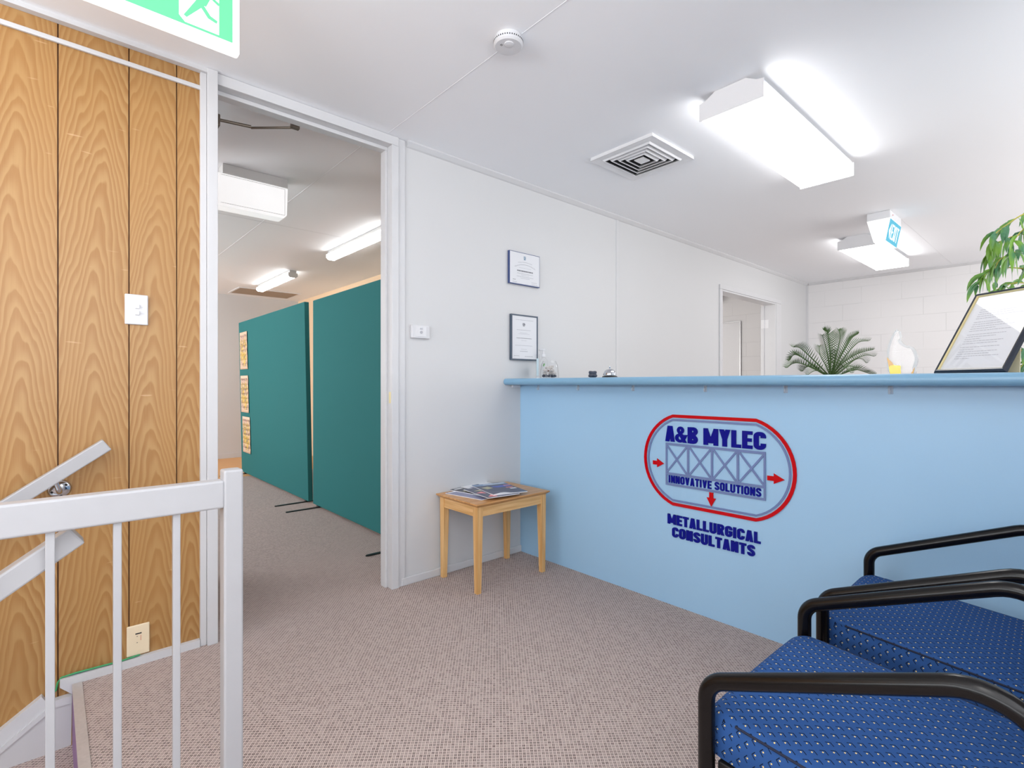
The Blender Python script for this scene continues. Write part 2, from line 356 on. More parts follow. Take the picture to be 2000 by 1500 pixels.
# ------------------------------------------------------------------ mesh helpers
class MB:
    """collects faces; build() links them as ONE mesh object"""
    def __init__(s): s.bm = bmesh.new(); s.uv = s.bm.loops.layers.uv.new('UVMap')
    def face(s, pts, uvs=None):
        vs = [s.bm.verts.new(p) for p in pts]
        try: f = s.bm.faces.new(vs)
        except ValueError: return None
        if uvs:
            for l, q in zip(f.loops, uvs): l[s.uv].uv = q
        return f
    def box(s, x0, x1, y0, y1, z0, z1, mat=None):
        P = [(x0,y0,z0),(x1,y0,z0),(x1,y1,z0),(x0,y1,z0),(x0,y0,z1),(x1,y0,z1),(x1,y1,z1),(x0,y1,z1)]
        if mat: P = [mat @ Vector(p) for p in P]
        v = [s.bm.verts.new(p) for p in P]
        for q in ((0,3,2,1),(4,5,6,7),(0,1,5,4),(1,2,6,5),(2,3,7,6),(3,0,4,7)): s.bm.faces.new([v[i] for i in q])
        return s
    def rbox(s, x0, x1, y0, y1, z0, z1, r=0.004, seg=2, mat=None):
        t = bmesh.new()
        P = [(x0,y0,z0),(x1,y0,z0),(x1,y1,z0),(x0,y1,z0),(x0,y0,z1),(x1,y0,z1),(x1,y1,z1),(x0,y1,z1)]
        v = [t.verts.new(p) for p in P]
        for q in ((0,3,2,1),(4,5,6,7),(0,1,5,4),(1,2,6,5),(2,3,7,6),(3,0,4,7)): t.faces.new([v[i] for i in q])
        bmesh.ops.bevel(t, geom=t.edges[:], offset=r, segments=seg, profile=0.5, affect='EDGES')
        s.merge(t, mat); return s
    def merge(s, t, mat=None):
        mp = {}
        for v in t.verts: mp[v] = s.bm.verts.new(mat @ v.co if mat else v.co)
        for f in t.faces:
            try: s.bm.faces.new([mp[v] for v in f.verts])
            except ValueError: pass
        t.free()
    def prism(s, pts, a, b):
        """pts: 3-D polygon; extruded from offset vector a to offset vector b"""
        a = Vector(a); b = Vector(b)
        A = [s.bm.verts.new(Vector(p)+a) for p in pts]; B = [s.bm.verts.new(Vector(p)+b) for p in pts]
        n = len(pts)
        try:
            s.bm.faces.new(A); s.bm.faces.new(B[::-1])
        except ValueError: pass
        for i in range(n): s.bm.faces.new((A[i], B[i], B[(i+1) % n], A[(i+1) % n]))
        return s
    def tube(s, pts, r, n=14, caps=True, rad=None):
        pts = [Vector(p) for p in pts]; rings = []
        prev = None
        for i, p in enumerate(pts):
            t = (pts[min(i+1, len(pts)-1)] - pts[max(i-1, 0)]).normalized()
            if prev is None:
                ref = Vector((0,0,1)) if abs(t.z) < 0.9 else Vector((1,0,0))
                u = t.cross(ref).normalized()
            else:
                u = (prev - t*prev.dot(t)).normalized()
            prev = u; w = t.cross(u)
            rr = rad[i] if rad else r
            rings.append([s.bm.verts.new(p + (u*math.cos(2*PI*k/n) + w*math.sin(2*PI*k/n))*rr) for k in range(n)])
        for a, b in zip(rings, rings[1:]):
            for k in range(n): s.bm.faces.new((a[k], a[(k+1) % n], b[(k+1) % n], b[k]))
        if caps:
            s.bm.faces.new(rings[0][::-1]); s.bm.faces.new(rings[-1])
        return s
    def lathe(s, prof, c=(0,0,0), n=32, axis='Z', mat=None):
        """prof: (r, h) pairs bottom to top"""
        c = Vector(c); rings = []
        for r, h in prof:
            ring = []
            for k in range(n):
                a = 2*PI*k/n; x, y = r*math.cos(a), r*math.sin(a)
                p = Vector((x, y, h)) if axis == 'Z' else Vector((x, h, y))
                p = p + c
                ring.append(s.bm.verts.new(mat @ p if mat else p))
            rings.append(ring)
        for a, b in zip(rings, rings[1:]):
            for k in range(n): s.bm.faces.new((a[k], a[(k+1) % n], b[(k+1) % n], b[k]))
        s.bm.faces.new(rings[0][::-1]); s.bm.faces.new(rings[-1])
        return s
    def boxuv(s):
        s.bm.normal_update()
        for f in s.bm.faces:
            n = f.normal; ax = max(range(3), key=lambda i: abs(n[i]))
            for l in f.loops:
                c = l.vert.co
                l[s.uv].uv = (c.x, c.y) if ax == 2 else ((c.y, c.z) if ax == 0 else (c.x, c.z))
        return s
    def build(s, name, mat, parent=None, smooth=False, bevel=0, origin=None, recalc=True):
        if recalc: bmesh.ops.recalc_face_normals(s.bm, faces=s.bm.faces[:])
        me = bpy.data.meshes.new(name)
        if origin is None and parent is not None and parent.get('_world'): origin = Vector(parent['_world'])
        if origin is not None: bmesh.ops.translate(s.bm, verts=s.bm.verts[:], vec=-Vector(origin))
        s.bm.to_mesh(me); s.bm.free()
        me.materials.append(mat)
        o = bpy.data.objects.new(name, me); col.objects.link(o)
        if parent is not None: o.parent = parent
        elif origin is not None: o.location = origin
        if smooth:
            for p in me.polygons: p.use_smooth = True
            try: me.set_sharp_from_angle(angle=math.radians(40))
            except Exception: pass
        if bevel:
            bv = o.modifiers.new('bevel', 'BEVEL'); bv.width = bevel; bv.segments = 2; bv.limit_method = 'ANGLE'
        return o

def struct(o): o['kind'] = 'structure'; return o
def tag(o, label, cat, group=None):
    o['label'] = label; o['category'] = cat
    if group: o['group'] = group
    return o
def thing(name, label, cat, loc, group=None, rz=0.0, world=True):
    """an Empty at the thing's base; parts given in world coordinates unless world=False"""
    o = bpy.data.objects.new(name, None); o.empty_display_size = 0.05; col.objects.link(o)
    o.location = loc; o.rotation_euler = (0, 0, rz)
    if world: o['_world'] = tuple(loc)
    return tag(o, label, cat, group)
def copy_thing(src, loc, label, rz=0.0):
    r = src.copy(); col.objects.link(r); r.location = loc; r.rotation_euler = (0, 0, rz); r['label'] = label
    for ch in src.children:
        c = ch.copy(); col.objects.link(c); c.parent = r
        for gch in ch.children:
            d = gch.copy(); col.objects.link(d); d.parent = c
    return r

def fillet(pts, radii, seg=8):
    pts = [Vector(p) for p in pts]; out = [pts[0]]
    for i in range(1, len(pts)-1):
        a, p, b = pts[i-1], pts[i], pts[i+1]; r = radii[i-1]
        d1 = (a-p).normalized(); d2 = (b-p).normalized()
        ang = d1.angle(d2); L = r/math.tan(ang/2)
        p1 = p + d1*L; p2 = p + d2*L
        cen = p + (d1+d2).normalized()*(r/math.sin(ang/2))
        v1 = p1-cen; v2 = p2-cen; tot = v1.angle(v2); ax = v1.cross(v2).normalized()
        for k in range(seg+1): out.append(cen + Matrix.Rotation(tot*k/seg, 3, ax) @ v1)
    out.append(pts[-1]); return out

# -------- heavy block lettering, drawn as strokes in a unit-high box
def ribbon(pts, t, closed=False):
    """outline quads of a polyline of width t (2-D)"""
    P = [Vector(p) for p in pts]; n = len(P); L = []; R = []
    for i in range(n):
        if closed: a, b = P[i-1], P[(i+1) % n]
        else: a, b = P[max(i-1, 0)], P[min(i+1, n-1)]
        d1 = (P[i]-a); d2 = (b-P[i])
        d1 = d1.normalized() if d1.length > 1e-9 else None; d2 = d2.normalized() if d2.length > 1e-9 else None
        if d1 is None: d1 = d2
        if d2 is None: d2 = d1
        n1 = Vector((-d1.y, d1.x)); n2 = Vector((-d2.y, d2.x)); mm = (n1+n2)
        mm = mm.normalized() if mm.length > 1e-6 else n1
        k = (t/2)/max(0.35, mm.dot(n1))
        L.append(P[i]+mm*k); R.append(P[i]-mm*k)
    q = []
    for i in range(n if closed else n-1):
        j = (i+1) % n; q.append([L[i], R[i], R[j], L[j]])
    return q
def rrect(x0, y0, x1, y1, r, seg=4):
    out = []
    for cx, cy, a0 in ((x1-r, y1-r, 0), (x0+r, y1-r, 90), (x0+r, y0+r, 180), (x1-r, y0+r, 270)):
        for k in range(seg+1):
            a = math.radians(a0+90*k/seg); out.append((cx+r*math.cos(a), cy+r*math.sin(a)))
    return out
def glyph(ch, w, t, q):
    """list of convex polygons; t vertical-stroke width, q horizontal-stroke width"""
    R = lambda x0, y0, x1, y1: [(x0,y0),(x1,y0),(x1,y1),(x0,y1)]
    D = lambda x0, y0, x1, y1, tt=t: [(x0-tt/2,y0),(x0+tt/2,y0),(x1+tt/2,y1),(x1-tt/2,y1)]
    h = t/2
    def arc(cx, cy, rx, ry, a0, a1, n=6): return [(cx+rx*math.cos(math.radians(a0+(a1-a0)*k/n)), cy+ry*math.sin(math.radians(a0+(a1-a0)*k/n))) for k in range(n+1)]
    r = w*0.26
    if ch == 'A': return [D(h,0,w/2-0.02,1), D(w-h,0,w/2+0.02,1), R(w*.25,.18,w*.75,.32)]
    if ch == 'V': return [D(h,1,w/2,0), D(w-h,1,w/2,0)]
    if ch == 'Y': return [D(h,1,w/2,.42), D(w-h,1,w/2,.42), R(w/2-h,0,w/2+h,.44)]
    if ch == 'X': return [D(h,0,w-h,1), D(h,1,w-h,0)]
    if ch == 'E': return [R(0,0,t,1), R(0,0,w,q), R(0,1-q,w,1), R(0,.5-q/2,w*.93,.5+q/2)]
    if ch == 'L': return [R(0,0,t,1), R(0,0,w,q)]
    if ch == 'I': return [R(0,0,t,1)]
    if ch == 'T': return [R(w/2-h,0,w/2+h,1), R(0,1-q,w,1)]
    if ch == 'N': return [R(0,0,t,1), R(w-t,0,w,1), D(h,1,w-h,0)]
    if ch == 'M': return [R(0,0,t,1), R(w-t,0,w,1), D(h,1,w/2,.12,t*.9), D(w-h,1,w/2,.12,t*.9)]
    if ch == 'O': return ribbon(rrect(h,h*.9,w-h,1-h*.9,r), t, True)
    if ch == 'U': return ribbon([(h,1)]+arc(h+r,h+r-.02,r,r,180,270)+arc(w-h-r,h+r-.02,r,r,270,360)+[(w-h,1)], t)
    if ch in 'CG':
        p = [(w-h,.66)]+arc(w-h-r,1-h-r,r,r,0,90)+arc(h+r,1-h-r,r,r,90,180)+arc(h+r,h+r,r,r,180,270)+arc(w-h-r,h+r,r,r,270,360)
        p += [(w-h,.36)] if ch == 'C' else [(w-h,.50)]
        out = ribbon(p, t)
        if ch == 'G': out.append(R(w*.52,.36,w,.36+q))
        return out
    if ch == 'S':
        p = [(w-h,.70)]+arc(w-h-r,1-h-r,r,r,0,90,5)+arc(h+r,1-h-r,r,r,90,180,5)+[(h,.68),(h+.05,.58),(w-h-.05,.42),(w-h,.32)]+arc(w-h-r,h+r,r,r,0,-90,5)+arc(h+r,h+r,r,r,270,180,5)+[(h,.30)]
        return ribbon(p, t)
    if ch == 'B':
        a = ribbon([(h,1-q/2),(w-t,1-q/2)]+arc(w-t,.75,t/2,.25-q/2,90,-90)+[(h,.5)], t*.92)
        b = ribbon([(h,.5)]+[(w-t,.5)]+arc(w-t,.25+.0,t/2,.25-q/2,90,-90)+[(h,q/2)], t*.98)
        return [R(0,0,t,1)]+a+b
    if ch == 'R':
        a = ribbon([(h,1-q/2),(w-t,1-q/2)]+arc(w-t,.71,t/2,.29-q/2,90,-90)+[(h,.42+q/2)], t*.95)
        return [R(0,0,t,1)]+a+[D(w-h,0,w-t-.02,.46)]
    if ch == '&':
        el = lambda cx, cy, rx, ry: [(cx+rx*math.cos(2*PI*k/16), cy+ry*math.sin(2*PI*k/16)) for k in range(16)]
        return ribbon(el(w*.44,.76,w*.19,.155), t*.72, True)+ribbon(el(w*.40,.28,w*.30,.195), t*.8, True)+[D(w-h*.9,0,w*.34,.66,t*.9), D(w*.72,.18,w*.93,.50,t*.7)]
    if ch == '&old':
        p = [(w*1.0,.04),(w*.34,.66),(w*.30,.82),(w*.46,.92),(w*.62,.82),(w*.58,.66),(w*.16,.36),(w*.14,.2),(w*.34,.08),(w*.62,.12),(w*.98,.46)]
        return ribbon(p, t*.82)
    return []
WID = {'I': .23, 'M': .74, '&': .62, 'L': .46, 'E': .47, 'T': .50, ' ': .20}
def lettering(mb, text, place, width, height, depth_a, depth_b, t=.225, q=.19, gap=.055):
    """place(u, v) -> 3-D point; text fills width x height"""
    tot = sum(WID.get(c, .54) for c in text) + gap*(len(text)-1)
    sx = width/tot; x = 0; i = 0; depth_b = Vector(depth_b)
    for c in text:
        w = WID.get(c, .54)
        if c != ' ':
            for poly in glyph(c, w, t, q):
                mb.prism([place((x+p[0])*sx, p[1]*height) for p in poly], depth_a, depth_b*(1+.0011*(i % 61))); i += 1
        x += w+gap

# pixel of the 2000 x 1500 photograph -> point on a real plane of the room
_s, _c = math.sin(math.radians(48.2)), math.cos(math.radians(48.2))
def _ray(px, py):
    R = (px-1000)/1009.0; return Vector((_c+R*_s, _s-R*_c, -(py-750)/1009.0))
_O = Vector((0, 0, 1.087))
def on_y(px, py, Y): d = _ray(px, py); return _O + d*(Y/d.y)
def on_x(px, py, X): d = _ray(px, py); return _O + d*(X/d.x)
def on_z(px, py, Z): d = _ray(px, py); return _O + d*((Z-1.087)/d.z)
def on_f(px, py, F): return _O + _ray(px, py)*F

# ================================================================== THE SETTING
b = MB()
b.box(0.0718, XB, -1.6, YW+.05, -.12, 0); b.box(-2.6, 0.0718, -1.6, 1.38, -.12, 0); b.box(-2.5, 7.5, YW+.05, 6.62, -.12, 0)
struct(b.build('floor', M['carpet']))
struct(MB().box(-2.5, XB, 6.62, 8.6, -.12, 0.001).build('floor', M['tan']))  # far strip of the office floor, coloured tan
struct(MB().box(-2.7, 7.6, -1.7, 8.6, H, H+.1).build('ceiling', M['ceil']))
# ceiling sheet joints (thin cover of filler)
for i, (x0, x1, y0, y1) in enumerate(((1.317, 1.320, -1.5, 2.44), (5.0, 7.3, 1.0, 1.003), (-.6, 4.6, 4.46, 4.464), (1.28, 1.284, 2.6, 8.4))):
    struct(MB().box(x0, x1, y0, y1, H-.0012, H).build('trim_%d' % (20+i), M['seam']))

# ---- wall with the doorway, certificates and far door
b = MB()
b.box(1.40, 5.03, YW, YW+.10, 0, H)
b.box(5.03, 6.37, YW, YW+.10, 2.04, H)
b.box(6.37, XB, YW, YW+.10, 0, H)
struct(b.build('wall_back', M['wall']))
struct(MB().box(3.300, 3.326, YW-.006, YW+.001, 0.045, H-.02).build('trim_1', M['trim'], bevel=.002))
struct(MB().box(XB-.022, XB, YW-.022, YW, 0, H-.02).build('trim_2', M['trim']))

# ---- oak veneer panelling left of the doorway (strips with dark grooves)
grooves = [-2.6, -2.2, -1.98, -1.79, -1.38, -1.17, -.98, -.60, -.385, -.185, 0.021, 0.227, 0.383, 0.487]
b = MB(); k = 0
for x0, x1 in zip(grooves, grooves[1:]):
    cx = (x0+x1)/2 + random.uniform(-.02, .02); off = 3.7*k; k += 1
    if abs(x0-.227) < .01: cx = .315; off = 41.2
    if abs(x0-.021) < .01: cx = .135; off = 12.9
    z0, z1 = -2.2, H
    nz = 24
    b.face([(x0+.002, YW, z0), (x1-.002, YW, z0), (x1-.002, YW, z1), (x0+.002, YW, z1)],
           [(x0-cx, z0+off), (x1-cx, z0+off), (x1-cx, z1+off), (x0-cx, z1+off)])
    for xe in (x0+.002, x1-.002):
        b.face([(xe, YW, z0), (xe, YW+.004, z0), (xe, YW+.004, z1), (xe, YW, z1)], [(xe-cx, z0+off)]*4)
panel = struct(b.build('wall_back_panelled', M['oak']))
struct(MB().box(-2.6, .487, YW+.004, YW+.10, -2.2, H).build('wall_back_panelled_core', M['groove']))
struct(MB().box(-2.6, .487, YW-.012, YW-.001, 2.309, 2.326).build('trim_3', M['trim'], bevel=.002))
struct(MB().box(-2.6, .487, YW-.030, YW-.001, 2.381, H).build('trim_4', M['trim']))
# cornice along the white wall and the block wall
def cornice(name, p, a, bdir):
    pass
b = MB(); b.prism([(1.44, YW, H), (1.44, YW-.030, H), (1.44, YW-.030, H-.008), (1.44, YW-.010, H-.026), (1.44, YW, H-.030)], (0,0,0), (XB-1.44, 0, 0))
struct(b.build('trim_5', M['trim']))
b = MB(); b.prism([(XB, -1.6, H), (XB-.030, -1.6, H), (XB-.030, -1.6, H-.008), (XB-.010, -1.6, H-.026), (XB, -1.6, H-.030)], (0,0,0), (0, YW+1.6-.03, 0))
struct(b.build('trim_6', M['trim']))
# ---- baseboards
b = MB(); b.box(1.405, 2.282, YW-.013, YW, 0, .042)
struct(b.build('baseboard_back', M['trim'], bevel=.004))
b = MB()
pts = [(.026,2.45,.030), (.026,2.45,.002), (.060,2.45,-.034), (.064,2.45,-.006), (.079,2.45,.0), (.462,2.45,.0), (.462,2.45,.030)]
b.prism(pts, (0,0,0), (0,.0205,0))
struct(b.build('baseboard_left', M['trim']))
# ---- doorway frame
b = MB()
b.box(.464, .4865, YW-.018, YW+.002, 0.0, 2.3805)                      # slim architrave
b.box(.487, .525, YW-.034, YW+.110, 0.0, H-.001)                       # left jamb
b.box(1.345, 1.385, YW-.018, YW+.110, 0.0, 2.352)                      # right jamb
b.box(1.3855, 1.428, YW-.010, YW+.002, 0.0, H-.001)                    # right architrave
b.box(.5255, 1.385, YW-.018, YW+.110, 2.3525, H-.001)                  # head
b.box(1.331, 1.3445, YW+.030, YW+.080, 0.0, 2.333)                     # stops
b.box(.5255, 1.3445, YW+.030, YW+.080, 2.3335, 2.352)
struct(b.build('door_1', M['trim'], bevel=.002))
# striker plate on the right jamb
sp = MB().box(1.3445, 1.3455, YW-.004, YW+.016, .985, 1.045).build('striker_plate', M['gold'], None)
tag(sp, 'small brass striker plate on the right jamb of the open doorway', 'plate')

# open door leaf, seen edge on
t = thing('door_leaf', 'varnished timber door standing open behind the left jamb of the doorway', 'door', (.535, 2.585, .012))
MB().box(.516, .5545, 2.585, 3.37, .012, 2.345).build('leaf', M['doorwood'], t)
MB().lathe([(.028,0),(.028,.006),(.011,.01),(.011,.04),(.024,.05),(.026,.062),(.016,.07)], n=16, mat=Matrix.Translation((.5545,3.30,1.0)) @ Matrix.Rotation(PI/2,4,'Y')).build('door_knob', M['steel'], t, smooth=True)
t = thing('door_closer', 'bronze door closer arm reaching from open door to doorway head', 'door closer', (.58, 2.74, 2.31))
MB().box(.5555, .592, 2.70, 2.92, 2.290, 2.345).build('closer_body', M['bronze'], t, bevel=.004)
MB().tube([(.59,2.75,2.338), (.728,2.715,2.336)], .0075, 8).build('main_arm', M['bronze'], t)
b = MB(); b.tube([(.728,2.715,2.331), (.885,2.585,2.336)], .0055, 8); b.box(.868, .905, 2.560, 2.583, 2.326, 2.350)
b.build('fore_arm', M['bronze'], t)

# ---- far door frame in the white wall (door 2), with its leaf open into the store
b = MB()
for (x0, x1) in ((4.985, 5.0295), (6.3705, 6.52)):
    b.box(x0, x1, YW-.014, YW-.0005, 0, 2.0395)
b.box(4.985, 6.52, YW-.014, YW-.0005, 2.0405, 2.085)
b.box(5.0305, 5.045, YW-.010, YW+.12, 0, 2.0395); b.box(6.355, 6.3695, YW-.010, YW+.12, 0, 2.0395); b.box(5.0455, 6.3545, YW-.010, YW+.12, 2.022, 2.0395)
struct(b.build('door_2', M['trim'], bevel=.002))
t = thing('door_leaf', 'white door leaf standing open inside the far doorway beyond the counter', 'door', (6.33, 2.60, 0))
MB().box(6.345, 7.15, 2.590, 2.627, .01, 2.015).build('leaf', M['trim'], t)
for z in (1.80, .25):
    hb = MB(); hb.box(6.3525, 6.3548, YW+.070, YW+.119, z-.05, z+.05)
    for k in (-.034, 0, .034): hb.tube([(6.347, YW+.1205, z+k-.015), (6.347, YW+.1205, z+k+.015)], .006, 10)
    hb.box(6.3425, 6.3448, YW+.122, YW+.152, z-.05, z+.05)
    hb.build('hinge', M['white_metal'], t)

# ---- block wall at the far end, rear window wall, stair end wall (windows added for light)
struct(MB().box(XB, XB+.15, -1.75, 5.6, 0, H).build('wall_right', M['block']))
b = MB(); WZ0, WZ1 = .55, 2.3
for x0, x1 in ((-2.6,-1.35),(2.1,3.35),(7.05,XB)): b.box(x0, x1, -1.7, -1.6, -.0, H)
for x0, x1 in ((-1.35,2.1),(3.35,7.05)):
    b.box(x0, x1, -1.7, -1.6, 0, WZ0); b.box(x0, x1, -1.7, -1.6, WZ1, H)
struct(b.build('wall_front', M['wall']))
struct(MB().box(.80, 2.10, -.52, -.42, 0, H).build('added_shade_wall', M['wall']))  # unseen wall added to shade the right end of the counter
for i, (x0, x1) in enumerate(((-1.35,2.1),(3.35,7.05))):  # frames of openings added behind the viewpoint to let light in
    b = MB(); n = 4
    for k in range(n+1):
        xx = x0+(x1-x0-.04)*k/n; b.box(xx, xx+.04, -1.68, -1.63, WZ0, WZ1)
    b.box(x0, x1, -1.68, -1.63, WZ0, WZ0+.04); b.box(x0, x1, -1.68, -1.63, WZ1-.04, WZ1)
    struct(b.build('added_window_%d' % (i+1), M['trim']))
struct(MB().box(-2.7, -2.6, -1.7, YW+.1, -2.3, .8).box(-2.7, -2.6, -1.7, YW+.1, 2.3, H).box(-2.7, -2.6, -1.7, -1.35, .8, 2.3).box(-2.7, -2.6, 2.25, YW+.1, .8, 2.3).build('wall_left', M['wall']))
b = MB()
for k in range(4): b.box(-2.67, -2.63, -1.35+3.56*k/3, -1.31+3.56*k/3, .84, 2.26)
b.box(-2.67, -2.63, -1.35, 2.25, .80, .84); b.box(-2.67, -2.63, -1.35, 2.25, 2.26, 2.30)
struct(b.build('added_window_3', M['trim']))  # unseen opening frame, added for light from the stair side
# ---- office and store shells behind the white wall
b = MB(); b.box(-2.6, XB, 8.42, 8.5, 0, H)
struct(b.build('wall_office_back', M['wall']))
struct(MB().box(-2.6, XB, 8.405, 8.42, 0, .07).build('baseboard_office', M['trim']))
struct(MB().box(-2.6, -2.5, YW+.1, 4.0, 0, H).box(-2.6, -2.5, 7.2, 8.5, 0, H).box(-2.6,-2.5,4.0,7.2,0,.7).box(-2.6,-2.5,4.0,7.2,2.3,H).build('wall_office_left', M['wall']))
struct(MB().box(2.95, 3.03, YW+.1, 8.42, 0, H).build('wall_office_right', M['peach']))
struct(MB().box(4.4, 4.48, YW+.1, 3.3, 0, H).box(4.4, 4.48, 5.3, 5.6, 0, H).box(4.4, 4.48, 3.3, 5.3, 0, .8).box(4.4, 4.48, 3.3, 5.3, 2.2, H).build('wall_store_left', M['wall']))  # opening cut for the added store lamp
struct(MB().box(4.48, XB, 5.52, 5.6, 0, H).build('wall_store_back', M['wall']))
struct(MB().box(4.48, XB, 3.62, 3.63, 2.28, H).build('trim_7', M['trim']))

# ================================================================== STAIRS, RAILINGS
RISE, GO = .215, .31
t = thing('staircase', 'carpeted stairs dropping away to the left behind the white balustrade', 'stairs', (.075, 1.9, -.2))
MB().box(.0585, .0875, 1.385, 2.447, 0.0003, .0045).build('stair_nosing', M['alu'], t, bevel=.001)
x = .0715
for k in range(7):
    z1 = -RISE*k - (.121 if k == 0 else 0); z0 = -RISE*(k+1)
    MB().box(x-.012, x, 1.385, 2.449, z0, z1 if k else -.0005).build('riser', M['carpet_riser'], t)
    MB().box(x-GO, x-.012, 1.385, 2.449, z0-.03, z0-.0005).build('tread', M['carpet'], t)
    x -= GO
b = MB()
sl = .70
flat = [(.0590,2.45,-.036), (-.009,2.45,-.036), (-.009,2.45,-.234), (.0565,2.45,-.214)]
b.prism(flat, (0,-.001,0), (0,.0205,0))
rk = [(-.022,2.45,-.008), (-.006,2.45,-.040), (-.006,2.45,-.225), (-.30,2.45,-.43), (-2.1,2.45,-.43-1.8*sl), (-2.1,2.45,-.008-2.1*sl+.02)]
b.prism(rk, (0,-.006,0), (0,.0205,0))
b.prism([(.0588,2.45,-.036), (-.006,2.45,-.036), (-.006,2.45,-.062), (.0588,2.45,-.062)], (0,-.006,0), (0,-.0005,0))
b.prism([(-.006,2.45,-.052), (-.006,2.45,-.072), (-2.1,2.45,-.072-2.1*sl), (-2.1,2.45,-.052-2.1*sl)], (0,-.012,0), (0,-.0065,0))
b.build('stringer', M['trim'], t)

t = thing('balustrade', 'white painted balustrade with thin bars guarding the stair opening', 'railing', (.32, 1.355, 0))
MB().rbox(.300, .3415, 1.335, 1.377, 0, .886, .005, 3).build('post', M['rail'], t)
MB().rbox(-1.9, .302, 1.336, 1.374, .799, .8635, .005, 3).build('top_rail', M['rail'], t)
k = 0; xb = .209
while xb > -1.8:
    MB().box(xb-.0072, xb+.0072, 1.346, 1.360, 0, .800).build('baluster', M['rail'], t, bevel=.0015)
    xb -= .1045
m4 = Matrix.Translation((.030, 1.398, .7945)) @ Matrix.Rotation(-math.atan(.70), 4, 'Y')
MB().rbox(-2.2, .0, -.021, .021, -.042, .0, .004, 2, m4).build('raked_rail', M['rail'], t)

t = thing('wall_handrail', 'white sloping handrail fixed on a bracket to the oak panelled wall', 'handrail', (.02, 2.41, .72))
m4 = Matrix.Translation((.129, 2.40, .876)) @ Matrix.Rotation(-math.atan(.70), 4, 'Y')
MB().rbox(-2.3, .016, -.018, .020, -.046, .0, .004, 2, m4).build('rail', M['rail'], t)
br = MB(); br.lathe([(.034,0),(.034,-.004),(.028,-.012),(.014,-.016)], (0,0,0), 24, 'Y', Matrix.Translation((.025, YW-.001, .710)))
br.tube(fillet([(.025, YW-.012, .710), (.025, YW-.062, .705), (.013, YW-.070, .752)], [.018], 6), .0085, 12)
br.box(-.012, .036, 2.392, 2.410, .752, .757, Matrix.Translation((0,0,0)))
bro = br.build('bracket', M['chrome'], t, smooth=True)
for dx, dz in ((.018,.014),(-.020,-.008),(.004,-.024)):
    MB().lathe([(.0045,0),(.0045,-.004),(.002,-.005)], (0,0,0), 10, 'Y', Matrix.Translation((.025+dx, YW-.011, .710+dz))).build('screw', M['black'], t)

# ================================================================== THINGS ON THE WALLS
def plate(name, label, cat, x0, x1, z0, z1, d, mat, group=None):
    t = thing(name, label, cat, ((x0+x1)/2, YW, (z0+z1)/2), group)
    MB().rbox(x0, x1, YW-d, YW-.0005, z0, z1, .004, 3).build('plate', mat, t)
    return t
t = plate('light_switch', 'white double light switch plate on the oak panelled wall', 'switch', .213, .287, 1.317, 1.434, .010, M['plastic'])
for z, l in ((1.387, .008), (1.362, .012)):
    MB().rbox(.244, .259, YW-.0165, YW-.009, z-.008, z+.008, .002, 2).build('rocker', M['plastic2'], t)
    MB().box(.262, .262+l, YW-.0104, YW-.0098, z-.002, z-.001).build('marking', M['mark'], t)
t = plate('data_outlet', 'cream outlet plate low on the oak panelling just above the baseboard', 'outlet', .219, .292, .035, .152, .008, M['cream'])
MB().box(.246, .266, YW-.0086, YW-.0075, .116, .1205).build('slot', M['dark'], t)
for z in (.107, .083): MB().box(.250, .2535, YW-.0086, YW-.0075, z, z+.002).build('pin_hole', M['dark'], t)
for z in (.128, .049): MB().lathe([(.004,0),(.004,-.0016)], (0,0,0), 12, 'Y', Matrix.Translation((.257, YW-.0078, z))).build('screw_cap', M['cream'], t)
MB().box(.2625, .2645, YW-.0086, YW-.0075, .090, .110).build('red_marking', M['red_mark'], t)
t = plate('cooling_switch', 'white push button switch plate marked AC on white wall beside the doorway', 'switch', 1.463, 1.578, 1.338, 1.410, .020, M['plastic'])
MB().rbox(1.487, 1.556, YW-.0225, YW-.0195, 1.347, 1.403, .001, 2).build('rocker', M['plastic2'], t)
MB().lathe([(.0085,0),(.0085,-.0015),(.0065,-.002)], (0,0,0), 20, 'Y', Matrix.Translation((1.521, YW-.0222, 1.371))).build('button', M['mark'], t)
b = MB(); lettering(b, 'AC', lambda u, v: Vector((1.5115+u, YW-.0226, 1.386+v)), .019, .009, (0,0,0), (0,-.0005,0)); b.build('lettering', M['mark'], t)

# loose green cable along the baseboard and the smear by the outlet
cb = MB()
cb.tube([(.26, YW-.012, .036), (.20, YW-.016, .034), (.14, YW-.016, .036), (.07, YW-.014, .037), (.030, YW-.012, .034), (.020, YW-.010, .018), (.016, YW-.010, -.006), (-.004, YW-.010, -.03)], .003, 8)
c = cb.build('cable', M['cable_green'], smooth=True, origin=(.14, YW-.012, .03)); tag(c, 'thin green cable running along the top of the baseboard under the outlet', 'cable')
cb2 = MB(); cb2.tube([(.25, YW-.008, .0335), (.19, YW-.010, .032), (.12, YW-.009, .033), (.05, YW-.008, .0325)], .0022, 8)
c2 = cb2.build('blue_strand', M['cable_blue'], c, smooth=True, origin=(.14, YW-.012, .03)); c2['label'] = 'blue strand of the cable'

